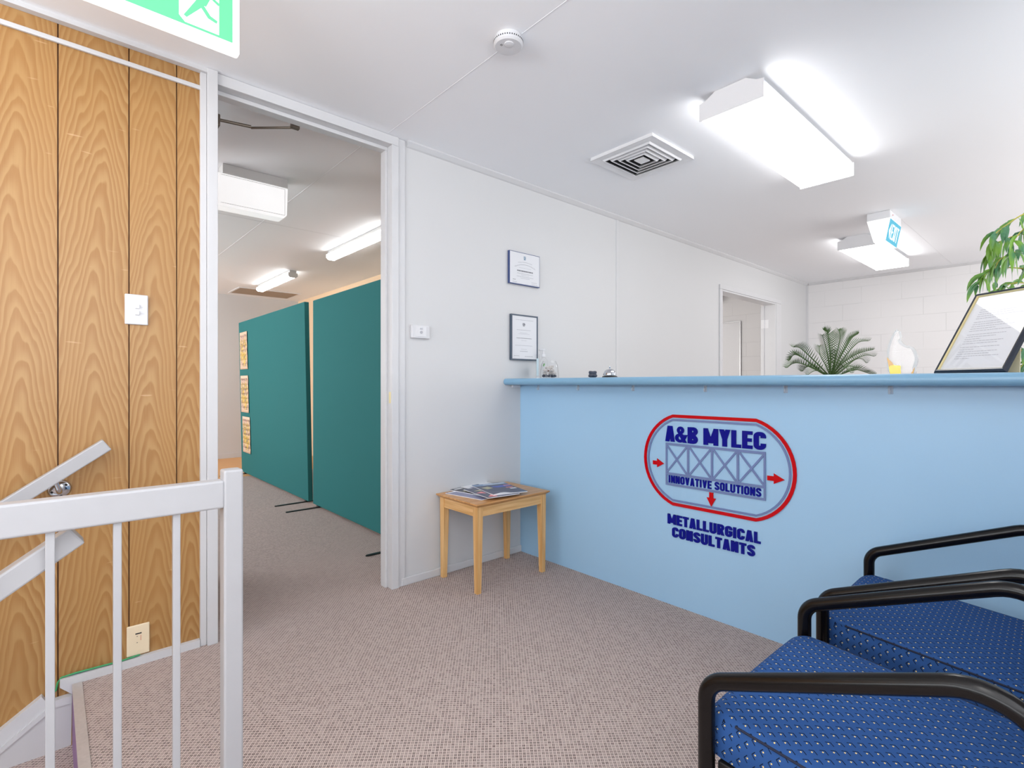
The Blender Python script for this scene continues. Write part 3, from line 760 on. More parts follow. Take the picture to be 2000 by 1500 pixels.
def certificate(name, label, x0, x1, z0, z1, d, edge, fw, group, rows, fmat):
    t = thing(name, label, 'certificate', ((x0+x1)/2, YW, z0), group)
    b = MB()
    if fw:
        for q in ((x0,x1,z0,z0+fw),(x0,x1,z1-fw,z1),(x0,x0+fw,z0+fw,z1-fw),(x1-fw,x1,z0+fw,z1-fw)): b.box(q[0],q[1],YW-d,YW-.001,q[2],q[3])
        b.build('frame', fmat, t, bevel=.0015)
        MB().box(x0+fw, x1-fw, YW-d+.004, YW-.002, z0+fw, z1-fw).build('paper', M['paper'], t)
        f = YW-d+.0035
    else:
        MB().box(x0, x1, YW-d, YW-.001, z0, z1).build('plaque', fmat, t, bevel=.001)
        MB().box(x0+.004, x1-.004, YW-d-.001, YW-d+.0005, z0+.005, z1-.004).build('paper', M['paper'], t)
        f = YW-d-.0013
    for nm, mt, lst in rows:
        rnd = random.Random(3)
        for (u, v, wd, ht, arch) in lst:
            b = MB()
            cx = x0+(x1-x0)*u; cz = z0+(z1-z0)*v; L = (x1-x0)*wd; x = -L/2
            while x < L/2:
                w = rnd.uniform(.004, .012); w = min(w, L/2-x)
                dz = -arch*(x/(L/2))**2
                b.box(cx+x, cx+x+w, f, f+.0004, cz+dz, cz+dz+ht)
                x += w+rnd.uniform(.0015, .003)
            b.build(nm, mt, t)
    return t
certificate('certificate_plaque', 'landscape certificate plaque with navy edge, upper of two on the white wall', 2.171, 2.441, 1.729, 1.938, .019, None, 0, 'certificates on the white wall',
    (('crest', M['ink_blue'], ((.49,.86,.07,.007,0),(.49,.82,.07,.007,0),(.49,.78,.06,.007,0))),
     ('print', M['ink'], ((.50,.70,.46,.003,.006),(.50,.625,.68,.004,.020),(.5,.52,.40,.0018,0),(.5,.34,.52,.003,0),(.5,.30,.26,.002,0),(.5,.245,.54,.003,0),(.5,.20,.30,.0025,0),(.80,.11,.18,.003,0),(.82,.05,.2,.003,0),(.16,.06,.13,.003,0))),
     ('heading', M['ink_dark'], ((.5,.41,.52,.0075,0),(.15,.13,.09,.003,0)))), M['navy_edge'])
certificate('framed_certificate', 'portrait certificate in slate grey frame, lower of two on the white wall', 2.187, 2.424, 1.241, 1.536, .020, None, .009, 'certificates on the white wall',
    (('crest', M['ink_dark'], ((.47,.80,.08,.006,0),(.47,.775,.10,.007,0),(.47,.75,.07,.006,0))),
     ('print', M['ink'], ((.5,.88,.66,.0025,0),(.47,.66,.52,.003,0),(.47,.60,.30,.0018,0),(.47,.575,.42,.0018,0),(.47,.43,.20,.002,0),(.47,.32,.66,.0025,0),(.47,.24,.22,.002,0),(.47,.19,.28,.004,0),(.2,.09,.2,.003,0),(.66,.08,.3,.004,0))),
     ('heading', M['ink_dark'], ((.48,.48,.56,.0028,0),))), M['slate_frame'])

# ================================================================== CEILING THINGS
t = thing('smoke_alarm', 'round white smoke alarm on the ceiling above the doorway side', 'smoke alarm', (1.294, 1.468, H))
MB().lathe([(.050,0),(.050,-.012),(.0555,-.014),(.0560,-.030),(.050,-.0365),(.020,-.0380)], (1.294,1.468,H-.0005), 48).build('housing', M['plastic'], t, smooth=True)
MB().lathe([(.0180,0),(.0175,-.003),(.013,-.0045)], (1.283,1.452,H-.0375), 28).build('test_button', M['plastic2'], t, smooth=True)
b = MB()
for k in range(40):
    a = 2*PI*k/40; m4 = Matrix.Translation((1.294,1.468,H-.0215)) @ Matrix.Rotation(a,4,'Z')
    b.box(.0550,.0566,-.0017,.0017,-.0024,.0024,m4)
b.build('vent_slots', M['dark'], t)
b = MB()
for dx in (0,.005): b.box(1.262+dx,1.2640+dx,1.470,1.479,H-.0385,H-.0368)
b.build('sounder_slots', M['dark'], t)

# square air diffuser
ax0, ax1, ay0, ay1 = 2.340, 2.768, 1.520, 1.934
t = thing('air_diffuser', 'square white louvred air conditioning diffuser in the ceiling', 'air vent', ((ax0+ax1)/2, (ay0+ay1)/2, H))
b = MB(); fw = .045
def frame_ring(b, i0, zo, i1, zi, th=.002):
    A = [(ax0+i0,ay0+i0),(ax1-i0,ay0+i0),(ax1-i0,ay1-i0),(ax0+i0,ay1-i0)]
    B = [(ax0+i1,ay0+i1),(ax1-i1,ay0+i1),(ax1-i1,ay1-i1),(ax0+i1,ay1-i1)]
    for k in range(4):
        j = (k+1) % 4
        P = [Vector((*A[k],zo)),Vector((*A[j],zo)),Vector((*B[j],zi)),Vector((*B[k],zi))]
        b.prism(P, (0,0,0), (0,0,th))
frame_ring(b, 0, H-.020, fw, H-.016, .004); frame_ring(b, 0, H-.020, .002, H-.001, .001)
b.build('outer_frame', M['white_metal'], t)
for k in range(4):
    b = MB(); o = fw+.010+k*.031; frame_ring(b, o, H-.024, o-.020+.004, H-.004, .002); frame_ring(b, o, H-.024, o+.0035, H-.024, .002); b.build('louvre', M['white_metal'], t)
MB().box(ax0+fw+.134, ax1-fw-.134, ay0+fw+.132, ay1-fw-.132, H-.022, H-.016).build('centre_plate', M['white_metal'], t)
MB().box(ax0+fw-.004, ax1-fw+.004, ay0+fw-.004, ay1-fw+.004, H-.0035, H-.0008).build('duct_opening', M['dark'], t)

def ceiling_light(name, label, loc, L=1.24, Wd=.288, group='twin tube ceiling lights'):
    t = thing(name, label, 'ceiling light', loc, group, world=False)
    prof = [(-Wd/2,-.110),(Wd/2,-.110),(Wd/2,-.032),(Wd/2-.030,-.026),(Wd/2-.075,-.0005),(-Wd/2+.075,-.0005),(-Wd/2+.030,-.026),(-Wd/2,-.032)]
    for x0 in (0, L-.004):
        MB().prism([(x0,y,z) for y,z in prof], (0,0,0), (.004,0,0)).build('end_plate', M['white_metal'], t, bevel=.001)
    MB().box(.004, L-.004, -.068, .068, -.030, -.0005).box(.004, L-.004, -Wd/2+.006, Wd/2-.006, -.043, -.0305).build('tray', M['white_metal'], t)
    b = MB(); e = Wd/2-.004
    pr = [(-e,-.0435),(-e,-.098),(-e+.006,-.107),(e-.006,-.107),(e,-.098),(e,-.0435)]
    for (p, q) in zip(pr, pr[1:]): b.face([(.004,p[0],p[1]),(L-.004,p[0],p[1]),(L-.004,q[0],q[1]),(.004,q[0],q[1])])
    b.build('diffuser', M['tube_glow'], t, recalc=True)
    return t
LGT = 'twin tube ceiling lights of the reception'  # first copy is an added lamp, out of view, for overhead fill
lt = ceiling_light('ceiling_light', 'large lit ceiling light nearest the camera, right of the air diffuser', (2.222, 1.052, H), group=LGT)
copy_thing(lt, (-.95, .10, H), 'lit ceiling light added as unseen fill over the stair landing, behind the viewpoint')
copy_thing(lt, (5.30, 1.376, H), 'smaller looking lit ceiling light further back, behind the blue exit sign')

# hanging green running man exit sign (only its lower part is in the picture)
Yg = 1.775
t = thing('emergency_exit_sign', 'lit green and white running man exit sign hanging at top left', 'exit sign', (.16, Yg+.015, 2.12))
MB().rbox(-.03, .444, Yg, Yg+.032, 2.117, 2.345, .008, 3).build('lit_panel', M['exit_white'], t)
f = Yg-.0008
MB().box(-.012, .4225, f, Yg+.002, 2.146, 2.330).build('green_field', M['exit_green'], t)
def flat(b, pts, y0, y1): b.prism([(x, 0, z) for x, z in pts], (0, y0, 0), (0, y1, 0))
b = MB(); flat(b, [(.281,2.168),(.296,2.153),(.385,2.153),(.385,2.312),(.281,2.312)], f-.0006, f+.0004); b.build('white_doorway', M['exit_white'], t)
b = MB()
flat(b, [(.292,2.172),(.300,2.168),(.345,2.222),(.338,2.238),(.325,2.232)], f-.0012-0.00006, f-.0002)           # trailing leg
flat(b, [(.325,2.232),(.345,2.222),(.362,2.200),(.381,2.193),(.378,2.184),(.355,2.190),(.338,2.212)], f-.0012-0.00012, f-.0002)
flat(b, [(.330,2.225),(.350,2.222),(.366,2.262),(.345,2.275)], f-.0012-0.00018, f-.0002)                       # trunk
flat(b, [(.345,2.272),(.350,2.258),(.320,2.246),(.312,2.254)], f-.0012-0.00024, f-.0002)                       # arms
flat(b, [(.362,2.262),(.366,2.250),(.383,2.240),(.388,2.247)], f-.0012-0.00030, f-.0002)
pts = [(.372+.0135*math.cos(2*PI*k/16), 2.289+.0135*math.sin(2*PI*k/16)) for k in range(16)]
flat(b, pts, f-.0012-0.00036, f-.0002); b.build('running_man', M['exit_green'], t)
b = MB(); flat(b, [(.02,2.24),(.10,2.30),(.10,2.262),(.21,2.262),(.21,2.218),(.10,2.218),(.10,2.18)], f-.0006, f+.0004); b.build('arrow', M['exit_white'], t)
b = MB(); b.box(-.03, .444, Yg-.006, Yg+.038, 2.345, H-.001); b.build('ceiling_mount', M['white_metal'], t)

# wedge shaped exit lights: base box, opal wedge, sign face
def wedge_light(name, label, x0, x1, ya, yb, zb, zt, yc, yd, sign=False, axis_x=True, near=None):
    t = thing(name, label, 'exit light', ((x0+x1)/2, (ya+yb)/2, H))
    MB().box(x0, x1, min(ya,yb), max(ya,yb), zb, H-.0005).build('base_box', M['white_metal'], t, bevel=.003)
    MB().prism([(x0,ya,zb),(x0,yb,zb),(x0,yd,zt),(x0,yc,zt)], (0,0,0), (x1-x0,0,0)).build('opal_wedge', M['opal'], t)
    return t
t = wedge_light('exit_light', 'white wedge shaped exit light with cyan EXIT face near the far ceiling light', 4.71, 5.045, 1.150, 1.000, 2.341, 2.172, 1.106, 1.031, True)
P0 = Vector((4.716, 1.000, 2.338)); P1 = Vector((5.039, 1.000, 2.338)); dn = (Vector((4.716,1.031,2.172))-P0); nrm = Vector((0,-dn.z,dn.y)).normalized()
if nrm.y > 0: nrm = -nrm
b = MB(); b.prism([P0+dn*.02, P1+dn*.02, P1+dn*.98, P0+dn*.98], nrm*.0002, nrm*.002); b.build('sign_face', M['exit_blue'], t)
up = -dn; b = MB(); base = P0+dn*.82
lettering(b, 'EXIT', lambda u, v: base+Vector((.092+u,0,0))+up.normalized()*v, .195, .108, nrm*.0021, nrm*.003, t=.125, q=.11, gap=.11)
b.prism([base+Vector((.064,0,0)), base+Vector((.064,0,0))+up.normalized()*.108, base+Vector((.024,0,0))+up.normalized()*.054], nrm*.0021, nrm*.003)
b.build('lettering', M['exit_white'], t)
MB().lathe([(.004,0),(.004,-.003)], (0,0,0), 10, 'Y', Matrix.Translation((4.78,1.0-.0005,2.372))).build('indicator', M['amber_led'], t)

t = thing('exit_light', 'blank white wedge exit light on the office ceiling behind the door closer', 'exit light', (.95, 3.47, H))
MB().box(.764, 1.137, 3.430, 3.53, 2.340, H-.0005).build('base_box', M['grey_metal'], t, bevel=.002)
b = MB(); b.prism([(.737,3.425,2.338),(1.137,3.425,2.338),(1.131,3.425,2.165),(1.110,3.425,2.142),(.737,3.425,2.142)], (0,0,0), (0,.10,0)); b.build('opal_wedge', M['opal'], t, bevel=.004)
b = MB()
for (x0,x1,z0,z1) in ((.752,1.118,2.162,2.164),(.752,1.118,2.328,2.330),(1.116,1.118,2.164,2.328)): b.box(x0,x1,3.4238,3.4248,z0,z1)
b.build('face_border', M['grey_metal'], t)

def batten(name, label, loc, L=1.24, group='fluorescent battens in the office'):
    t = thing(name, label, 'ceiling light', loc, group, world=False)
    MB().box(-.034, .034, .012, L-.012, -.030, -.0005).box(-.047, .047, .010, L-.010, -.038, -.0305).build('body', M['grey_metal'], t)
    pr = [(-.050,-.040),(-.050,-.066),(-.030,-.083),(.030,-.083),(.050,-.066),(.050,-.040)]
    b = MB()
    for p, q in zip(pr, pr[1:]): b.face([(p[0],.008,p[1]),(p[0],L-.008,p[1]),(q[0],L-.008,q[1]),(q[0],.008,q[1])])
    b.build('diffuser', M['batten_glow'], t)
    for y in (0, L-.008):
        pe = [(-.053,-.034),(-.053,-.068),(-.032,-.087),(.032,-.087),(.053,-.068),(.053,-.034),(.036,-.030),(.036,-.008),(-.036,-.008),(-.036,-.030)]
        MB().prism([(x,y,z) for x,z in pe], (0,0,0), (0,.008,0)).build('end_cap', M['grey_metal'], t)
    return t
bt = batten('batten_light', 'lit fluorescent batten on office ceiling cut off by the right doorway jamb', (2.082, 3.785, H))
copy_thing(bt, (2.088, 6.122, H), 'shorter looking lit fluorescent batten further back above the green partition')
t = thing('ceiling_grille', 'flat beige grille in the office ceiling past the far batten light', 'air vent', (2.31, 7.95, H))
b = MB()
for q in ((1.90,2.73,7.66,7.685),(1.90,2.73,8.20,8.225),(1.90,1.925,7.685,8.20),(2.705,2.73,7.685,8.20)): b.box(q[0],q[1],q[2],q[3],H-.008,H-.0005)
b.build('grille_frame', M['white_metal'], t)
b = MB()
for k in range(26): b.box(1.925,2.705,7.688+k*.0197,7.700+k*.0197,H-.006,H-.002)
b.box(1.925,2.705,7.685,8.20,H-.002,H-.0005); b.build('grille_slats', M['grille'], t)

# ================================================================== OFFICE PARTITIONS
def partition(name, label, y0, y1, lean):
    x0 = 1.745
    t = thing(name, label, 'partition', (x0+.02, (y0+y1)/2, 0), 'green office partitions')
    A = [(x0,y0,.022),(x0+.042,y0,.022),(x0+.042-lean,y0,1.83),(x0-lean,y0,1.83)]
    b = MB(); b.prism(A, (0,0,0), (0,y1-y0,0)); b.build('fabric_panel', M['teal'], t, bevel=.004)
    for y in (y0+.09, y1-.09):
        b = MB(); pts = [(x0-.25,y-.012,0),(x0-.262,y-.006,0),(x0-.262,y+.006,0),(x0-.25,y+.012,0),(x0+.29,y+.012,0),(x0+.302,y,0),(x0+.29,y-.012,0)]
        b.prism(pts, (0,0,0), (0,0,.007)); b.box(x0+.006,x0+.034,y-.02,y+.02,.006,.030); b.build('foot', M['black'], t)
    return t
partition('partition_screen', 'green fabric partition further from the doorway, with maps pinned on it', 4.722, 6.90, .036)
partition('partition_screen', 'green fabric partition nearer the doorway, cut by the right jamb', 2.95, 4.612, .0)
for i, (y0, y1, z0, z1, lb) in enumerate(((6.53, 6.842, 1.262, 1.702, 'topmost'), (6.52, 6.84, .750, 1.186, 'middle'), (6.485, 6.80, .274, .700, 'lowest'))):
    xs = 1.745-.036*(((z0+z1)/2-.022)/1.808)-.004
    lean = .036/1.808*(z1-z0)
    b = MB(); n = 8
    for k in range(n):
        for j in range(n):
            def P(u, v):
                wav = .004*math.sin(3.1*v*PI+i)*u
                return (xs+lean/2-lean*v-.002-abs(wav), y1-(y1-y0)*u, z0+(z1-z0)*v)
            us = [(k/n,j/n),((k+1)/n,j/n),((k+1)/n,(j+1)/n),(k/n,(j+1)/n)]
            b.face([P(*q) for q in us], us)
    o = b.build('map_sheet', M['map'], None, smooth=True, origin=(xs,(y0+y1)/2,z0))
    sol = o.modifiers.new('thickness','SOLIDIFY'); sol.thickness = .0008
    tag(o, {'topmost':'pale ochre and lilac map sheet, topmost of three on the green partition', 'middle':'yellow map sheet with blue river lines, middle of three on the green partition', 'lowest':'yellow map sheet with brown streaks, lowest of three on the green partition'}[lb], 'map', 'maps on the green partition')

# store room beyond the far door
t = thing('whiteboard', 'white board with grey edge on the block wall seen through the far doorway', 'whiteboard', (XB-.01, 4.0, 1.0))
MB().box(XB-.016, XB-.002, 3.335, 4.6, .72, 1.985).build('board', M['white_metal'], t)
b = MB()
for q in ((3.328,3.344,.72,1.99),(3.344,4.6,1.976,1.992)): b.box(XB-.024, XB-.002, q[0], q[1], q[2], q[3])
b.build('edge_trim', M['steel'], t)

# ================================================================== RECEPTION COUNTER
t = thing('reception_counter', 'long light blue reception counter with rounded overhanging top', 'counter', (XC, 1.2, 0))
MB().box(XC, XC+.022, -1.15, 2.4705, 0, 1.084).build('front_panel', M['blue'], t)
b = MB(); b.box(XC+.022, XC+.03, -1.15, -1.13, 0, 1.08)
pr = [(2.150,1.122)]; rr = .0205
pr = [(2.60,1.082),(2.60,1.122)] + [(2.1565-rr*math.sin(PI*k/10), 1.1015+rr*math.cos(PI*k/10)) for k in range(11)]
b = MB(); b.prism([(x,-1.2,z) for x,z in pr], (0,0,0), (0,3.6695,0)); b.build('counter_top', M['blue_top'], t, smooth=True)
MB().box(2.56, 2.58, -1.15, 2.4705, 0, 1.082).build('back_panel', M['desk'], t)
MB().box(2.205, 2.268, YW-.016, YW-.0005, 1.066, 1.0815).build('cleat', M['white_metal'], t)

# logo on the counter front
CY, CZ = 1.1630, .7145
def capsule(inset):
    hh = .2230-inset; hs = .2005; sag = .1640-inset
    r = (hh*hh+sag*sag)/(2*sag); a = math.asin(min(1, hh/r))
    pts = []
    n = 22
    for side in (1, -1):
        for k in range(n+1):
            th = -a+2*a*k/n
            yy = hs+sag-r+r*math.cos(th); zz = r*math.sin(th)
            pts.append((yy, zz) if side == 1 else (-yy, -zz))
    return pts
def logo_p(u, v, d=0): return Vector((XC-d, CY-u, CZ+v))     # u to the right as seen, v up
t = thing('company_logo_sign', 'capsule shaped red, grey and navy company logo sign on the blue counter front', 'sign', (XC, CY, CZ))
def ringmesh(i0, i1, d0, d1):
    A = capsule(i0); B = capsule(i1); b = MB(); n = len(A)
    for k in range(n):
        j = (k+1) % n
        b.prism([logo_p(*A[k]), logo_p(*A[j]), logo_p(*B[j]), logo_p(*B[k])], (-d0,0,0), (-d1,0,0))
    return b
b = MB(); b.face([logo_p(*p, .0026) for p in capsule(.002)]); b.build('clear_board', M['acrylic'], t)
ringmesh(0, .0150, .0027, .0062).build('red_ring', M['ring_red'], t)
ringmesh(.0215, .0305, .0027, .0052).build('grey_ring', M['ring_grey'], t)
# truss: outer frame, chord, five posts, eight diagonals
b = MB(); d0, d1 = (-.0027,0,0), (-.0055,0,0)
uL, uR, vT, vM, vB = -.2395, .2405, .0765, -.0690, -.1215; q = .0085
def bar2(u0, v0, u1, v1, w=.0088):
    d = Vector((u1-u0, v1-v0)).normalized(); n = Vector((-d.y, d.x))*w/2
    bar2.k += 1; b.prism([logo_p(u0+n.x,v0+n.y), logo_p(u1+n.x,v1+n.y), logo_p(u1-n.x,v1-n.y), logo_p(u0-n.x,v0-n.y)], d0, (d1[0]-.00004*bar2.k, 0, 0))
bar2.k = 0
bar2(uL,vT,uR,vT,.011); bar2(uL,vM,uR,vM,.011); bar2(uL,vB,uR,vB,.010); bar2(uL+.004,vT+.005,uL+.004,vB-.005,.009); bar2(uR-.004,vT+.005,uR-.004,vB-.005,.009)
for k in range(4):
    a = uL+(uR-uL)*k/4; c2 = uL+(uR-uL)*(k+1)/4
    if k: bar2(a, vT, a, vM, .0105)
    bar2(a+.003, vT-.002, c2-.003, vM+.002); bar2(a+.003, vM+.002, c2-.003, vT-.002)
b.build('truss', M['ring_grey'], t)
b = MB(); lettering(b, 'A&B MYLEC', lambda u, v: logo_p(-.2420+u, .0890+v), .484, .0775, (-.0027,0,0), (-.0062,0,0), t=.232, q=.20, gap=.045); b.build('name_lettering', M['navy'], t)
b = MB(); lettering(b, 'INNOVATIVE SOLUTIONS', lambda u, v: logo_p(-.2240+u, -.1135+v), .446, .0370, (-.0027,0,0), (-.0052,0,0), t=.205, q=.19, gap=.08); b.build('motto_lettering', M['navy'], t)
def arrow(u, v, ang, L):
    b = MB(); ca, sa = math.cos(ang), math.sin(ang)
    pts = [(-L/2,.010),(-L*.12,.010),(-L*.12,.0225),(L/2,0),(-L*.12,-.0225),(-L*.12,-.010),(-L/2,-.010)]
    Rr = lambda p: logo_p(u+p[0]*ca-p[1]*sa, v+p[0]*sa+p[1]*ca)
    b.prism([Rr(p) for p in pts], (-.0027,0,0), (-.0055,0,0)); b.build('arrow', M['ring_red'], t)
arrow(-.281, -.024, 0, .064); arrow(.282, -.027, 0, .070); arrow(-.003, -.162, -PI/2, .066)
t = thing('counter_lettering', 'raised navy METALLURGICAL CONSULTANTS lettering below the logo on the counter', 'lettering', (XC, CY, .39))
b = MB(); lettering(b, 'METALLURGICAL', lambda u, v: Vector((XC, 1.3925-u, .3985+v)), .449, .0485, (-.0002,0,0), (-.006,0,0), t=.225, q=.20, gap=.065); b.build('upper_word', M['navy'], t)
b = MB(); lettering(b, 'CONSULTANTS', lambda u, v: Vector((XC, 1.3675-u, .3370+v)), .400, .0485, (-.0002,0,0), (-.006,0,0), t=.225, q=.20, gap=.065); b.build('lower_word', M['navy'], t)

# clear plastic hooks under the edge
HG = 'clear hooks under the counter edge'
hk = thing('adhesive_hook', 'clear plastic hook under the counter edge, first from the left wall', 'hook', (XC, 2.302, 1.064), HG, world=False)
MB().rbox(-.003, -.0003, -.008, .008, -.016, .014, .0012, 2).build('back_plate', M['hook'], hk)
MB().tube(fillet([(-.003,0,.004),(-.014,0,.000),(-.014,0,-.012),(-.006,0,-.014)],[.005,.004],4), .0026, 8).build('hook', M['hook'], hk, smooth=True)
for y, lb in ((1.974,'second'),(1.597,'third'),(1.196,'fourth'),(.843,'fifth'),(.483,'sixth')):
    copy_thing(hk, (XC, y, 1.066), 'clear plastic hook under the counter edge, %s from the left wall' % lb)

# ================================================================== ON THE COUNTER
ZC = 1.1222
def at_x(px, X): p = on_x(px, 740, X); return p.x, p.y
# sign holder (clear acrylic sheet on edge), sanitiser pump bottle
x, y = at_x(1050, 2.36)
t = thing('acrylic_sign_holder', 'clear acrylic holder seen edge on at the left end of the counter top', 'sign holder', (x, y, ZC))
m4 = Matrix.Translation((x, y, ZC)) @ Matrix.Rotation(math.radians(-43.6), 4, 'Z')
MB().box(-.012, .012, -.055, .055, 0, .004, m4).build('base', M['glass'], t)
MB().box(-.0105, -.0085, -.05, .05, .004, .155, m4).box(.0085, .0105, -.05, .05, .004, .155, m4).build('clear_sheets', M['glass_thin'], t)
MB().box(-.007, .006, -.048, .048, .018, .128, m4).build('insert_card', plain('pale_blue_card', srgb(186, 206, 214), .5), t)
x, y = at_x(1062, 2.43)
t = thing('sanitiser_bottle', 'clear pump bottle of hand sanitiser behind the glass jar on the counter', 'bottle', (x, y, ZC))
MB().lathe([(.024,0),(.026,.004),(.026,.11),(.022,.125),(.012,.136),(.012,.142)], (x,y,ZC), 24).build('bottle_body', M['glass_thin'], t, smooth=True)
MB().lathe([(.0135,.142),(.0135,.160),(.006,.164),(.005,.186),(.010,.188),(.010,.197)], (x,y,ZC), 18).tube([(x,y,ZC+.193),(x-.030,y+.012,ZC+.189)], .005, 8).build('pump', M['plastic'], t, smooth=True)
b = MB(); b.box(-.0035,.0035,-.0035,.0035,0,.018, Matrix.Translation((x-.020,y-.017,ZC+.082)) @ Matrix.Rotation(.5,4,'Y')); b.build('leaf_print', plain('green_print', srgb(120,180,110), .5), t)
# glass jar of ore pebbles
x, y = at_x(1073, 2.33)
t = thing('pebble_jar', 'tapered glass jar part filled with pale and dark pebbles on the counter', 'jar', (x, y, ZC))
MB().lathe([(.058,0),(.0600,.003),(.060,.030),(.052,.085),(.041,.108),(.039,.108),(.050,.084),(.0575,.030),(.0575,.006),(.02,.005)], (x,y,ZC), 40).build('glass_jar', M['glass_thin'], t, smooth=True)
def rock_mesh(b, c, r, seed, sq=.8, sub=2):
    rd = random.Random(seed); tb = bmesh.new(); bmesh.ops.create_icosphere(tb, subdivisions=sub, radius=r)
    ph = [rd.uniform(0,6) for _ in range(6)]
    for v in tb.verts:
        n = v.co.normalized(); k = 1+.22*math.sin(4*n.x+ph[0])*math.sin(3.5*n.y+ph[1])+.16*math.sin(6*n.z+ph[2])+rd.uniform(-.03,.03)
        v.co = Vector((v.co.x*k, v.co.y*k, v.co.z*k*sq))
    b.merge(tb, Matrix.Translation(c))
b1, b2, b3 = MB(), MB(), MB(); rd = random.Random(5)
for k in range(46):
    a = rd.uniform(0, 2*PI); rr = .044*math.sqrt(rd.random()); lvl = k//16
    p = (x+rr*math.cos(a)*(1-.12*lvl), y+rr*math.sin(a)*(1-.12*lvl), ZC+.015+lvl*.017)
    rock_mesh((b1 if lvl == 0 else (b3 if k % 11 == 0 else b2)), p, rd.uniform(.008,.0115), k)
for k in range(14):
    a = rd.uniform(0, 2*PI); rr = .022*math.sqrt(rd.random())
    rock_mesh(b2, (x+rr*math.cos(a), y+rr*math.sin(a), ZC+.062+.012*rd.random()), rd.uniform(.006,.010), 80+k)
for bb, mm, nm in ((b1,M['rock'],'dark_pebbles'),(b2,M['rock_light'],'pale_pebbles'),(b3,M['rock_red'],'rusty_pebbles')):
    o = bb.build(nm, mm, t); o['kind'] = 'stuff'
# ore sample
x, y = at_x(1157.5, 2.30)
b = MB(); rock_mesh(b, (x, y, ZC+.0185), .0235, 21, .85, 3)
for v in b.bm.verts: v.co.z = max(v.co.z, ZC+.0003)
o = b.build('ore_sample', M['rock'], None, origin=(x,y,ZC)); tag(o, 'small dark grey ore rock on the counter beside the bell', 'rock')
# desk bell
x, y = at_x(1191, 2.30)
t = thing('desk_bell', 'chrome domed reception bell on the counter', 'bell', (x, y, ZC))
MB().lathe([(.042,0),(.043,.003),(.039,.008),(.028,.011),(.010,.012)], (x,y,ZC), 36).build('base', M['black'], t, smooth=True)
MB().lathe([(.0355,.013),(.0362,.016),(.034,.026),(.028,.037),(.018,.045),(.006,.0475)], (x,y,ZC), 36).build('dome', M['chrome'], t, smooth=True)
MB().lathe([(.0030,.047),(.0030,.055),(.0042,.057),(.0038,.062)], (x,y,ZC), 14).build('plunger', M['chrome'], t, smooth=True)
# glass flame award
pts = [(.508,0),(.519,.073),(.511,.126),(.493,.168),(.484,.167),(.476,.130),(.460,.110),(.444,.106),(.431,.089),(.424,.056),(.431,.024),(.436,0)]
def smooth_outline(pts, keep=(0,3,4,11)):
    out = []; n = len(pts)
    for i in range(n):
        p0, p1, p2, p3 = [Vector((*pts[(i+k-1) % n],0)) for k in range(4)]
        if i == n-1: out.append(tuple(p1[:2])); continue
        for k in range(4):
            tt = k/4; q = .5*((2*p1)+(p2-p0)*tt+(2*p0-5*p1+4*p2-p3)*tt*tt+(3*p1-p0-3*p2+p3)*tt**3)
            out.append((q.x, max(0, q.y)))
    return out
t = thing('glass_award', 'clear glass flame shaped award with yellow base on the counter', 'award', (2.40, .47, ZC))
ol = smooth_outline(pts)
cy0 = sum(p[0] for p in ol)/len(ol); cz0 = sum(p[1] for p in ol)/len(ol)
def inset(k):
    out = []; n = len(ol)
    for i in range(n):
        a, p, c2 = Vector(ol[i-1]), Vector(ol[i]), Vector(ol[(i+1) % n])
        d = (c2-a).normalized(); nn = Vector((-d.y, d.x))
        if nn.dot(Vector((cy0, cz0))-p) < 0: nn = -nn
        q = p+nn*k; out.append((q.x, max(.0005, q.y)))
    return out
il = inset(.0085)
b = MB(); b.face([(2.388,yy,ZC+zz) for yy,zz in il]); b.face([(2.414,yy,ZC+zz) for yy,zz in il][::-1]); b.build('glass_body', M['glass_thin'], t)
b = MB(); n = len(ol)
for i in range(n):
    j = (i+1) % n
    if ol[i][1] < .001 and ol[j][1] < .001: continue
    b.face([(2.388,il[i][0],ZC+il[i][1]), (2.388,il[j][0],ZC+il[j][1]), (2.394,ol[j][0],ZC+ol[j][1]), (2.394,ol[i][0],ZC+ol[i][1])])
    b.face([(2.394,ol[i][0],ZC+ol[i][1]), (2.394,ol[j][0],ZC+ol[j][1]), (2.408,ol[j][0],ZC+ol[j][1]), (2.408,ol[i][0],ZC+ol[i][1])])
b.build('bevelled_rim', M['rim'], t)
b = MB(); b.prism([(2.386,yy,ZC+zz) for yy,zz in ((.507,.0005),(.517,.066),(.502,.044),(.494,.036),(.475,.034),(.474,.0005))], (0,0,0), (.0055,0,0)); b.build('yellow_base', M['yellow'], t)
b = MB(); b.prism([(2.3858,yy,ZC+zz) for yy,zz in ((.511,.030),(.5175,.066),(.500,.046),(.497,.036),(.506,.036))], (0,0,0), (-.0006,0,0)); b.build('amber_facet', M['amber'], t)
b = MB(); b.prism([(2.386,yy,ZC+zz) for yy,zz in ((.445,.0005),(.437,.0005),(.4325,.026))], (0,0,0), (.0055,0,0)); b.build('amber_facet', M['amber'], t)
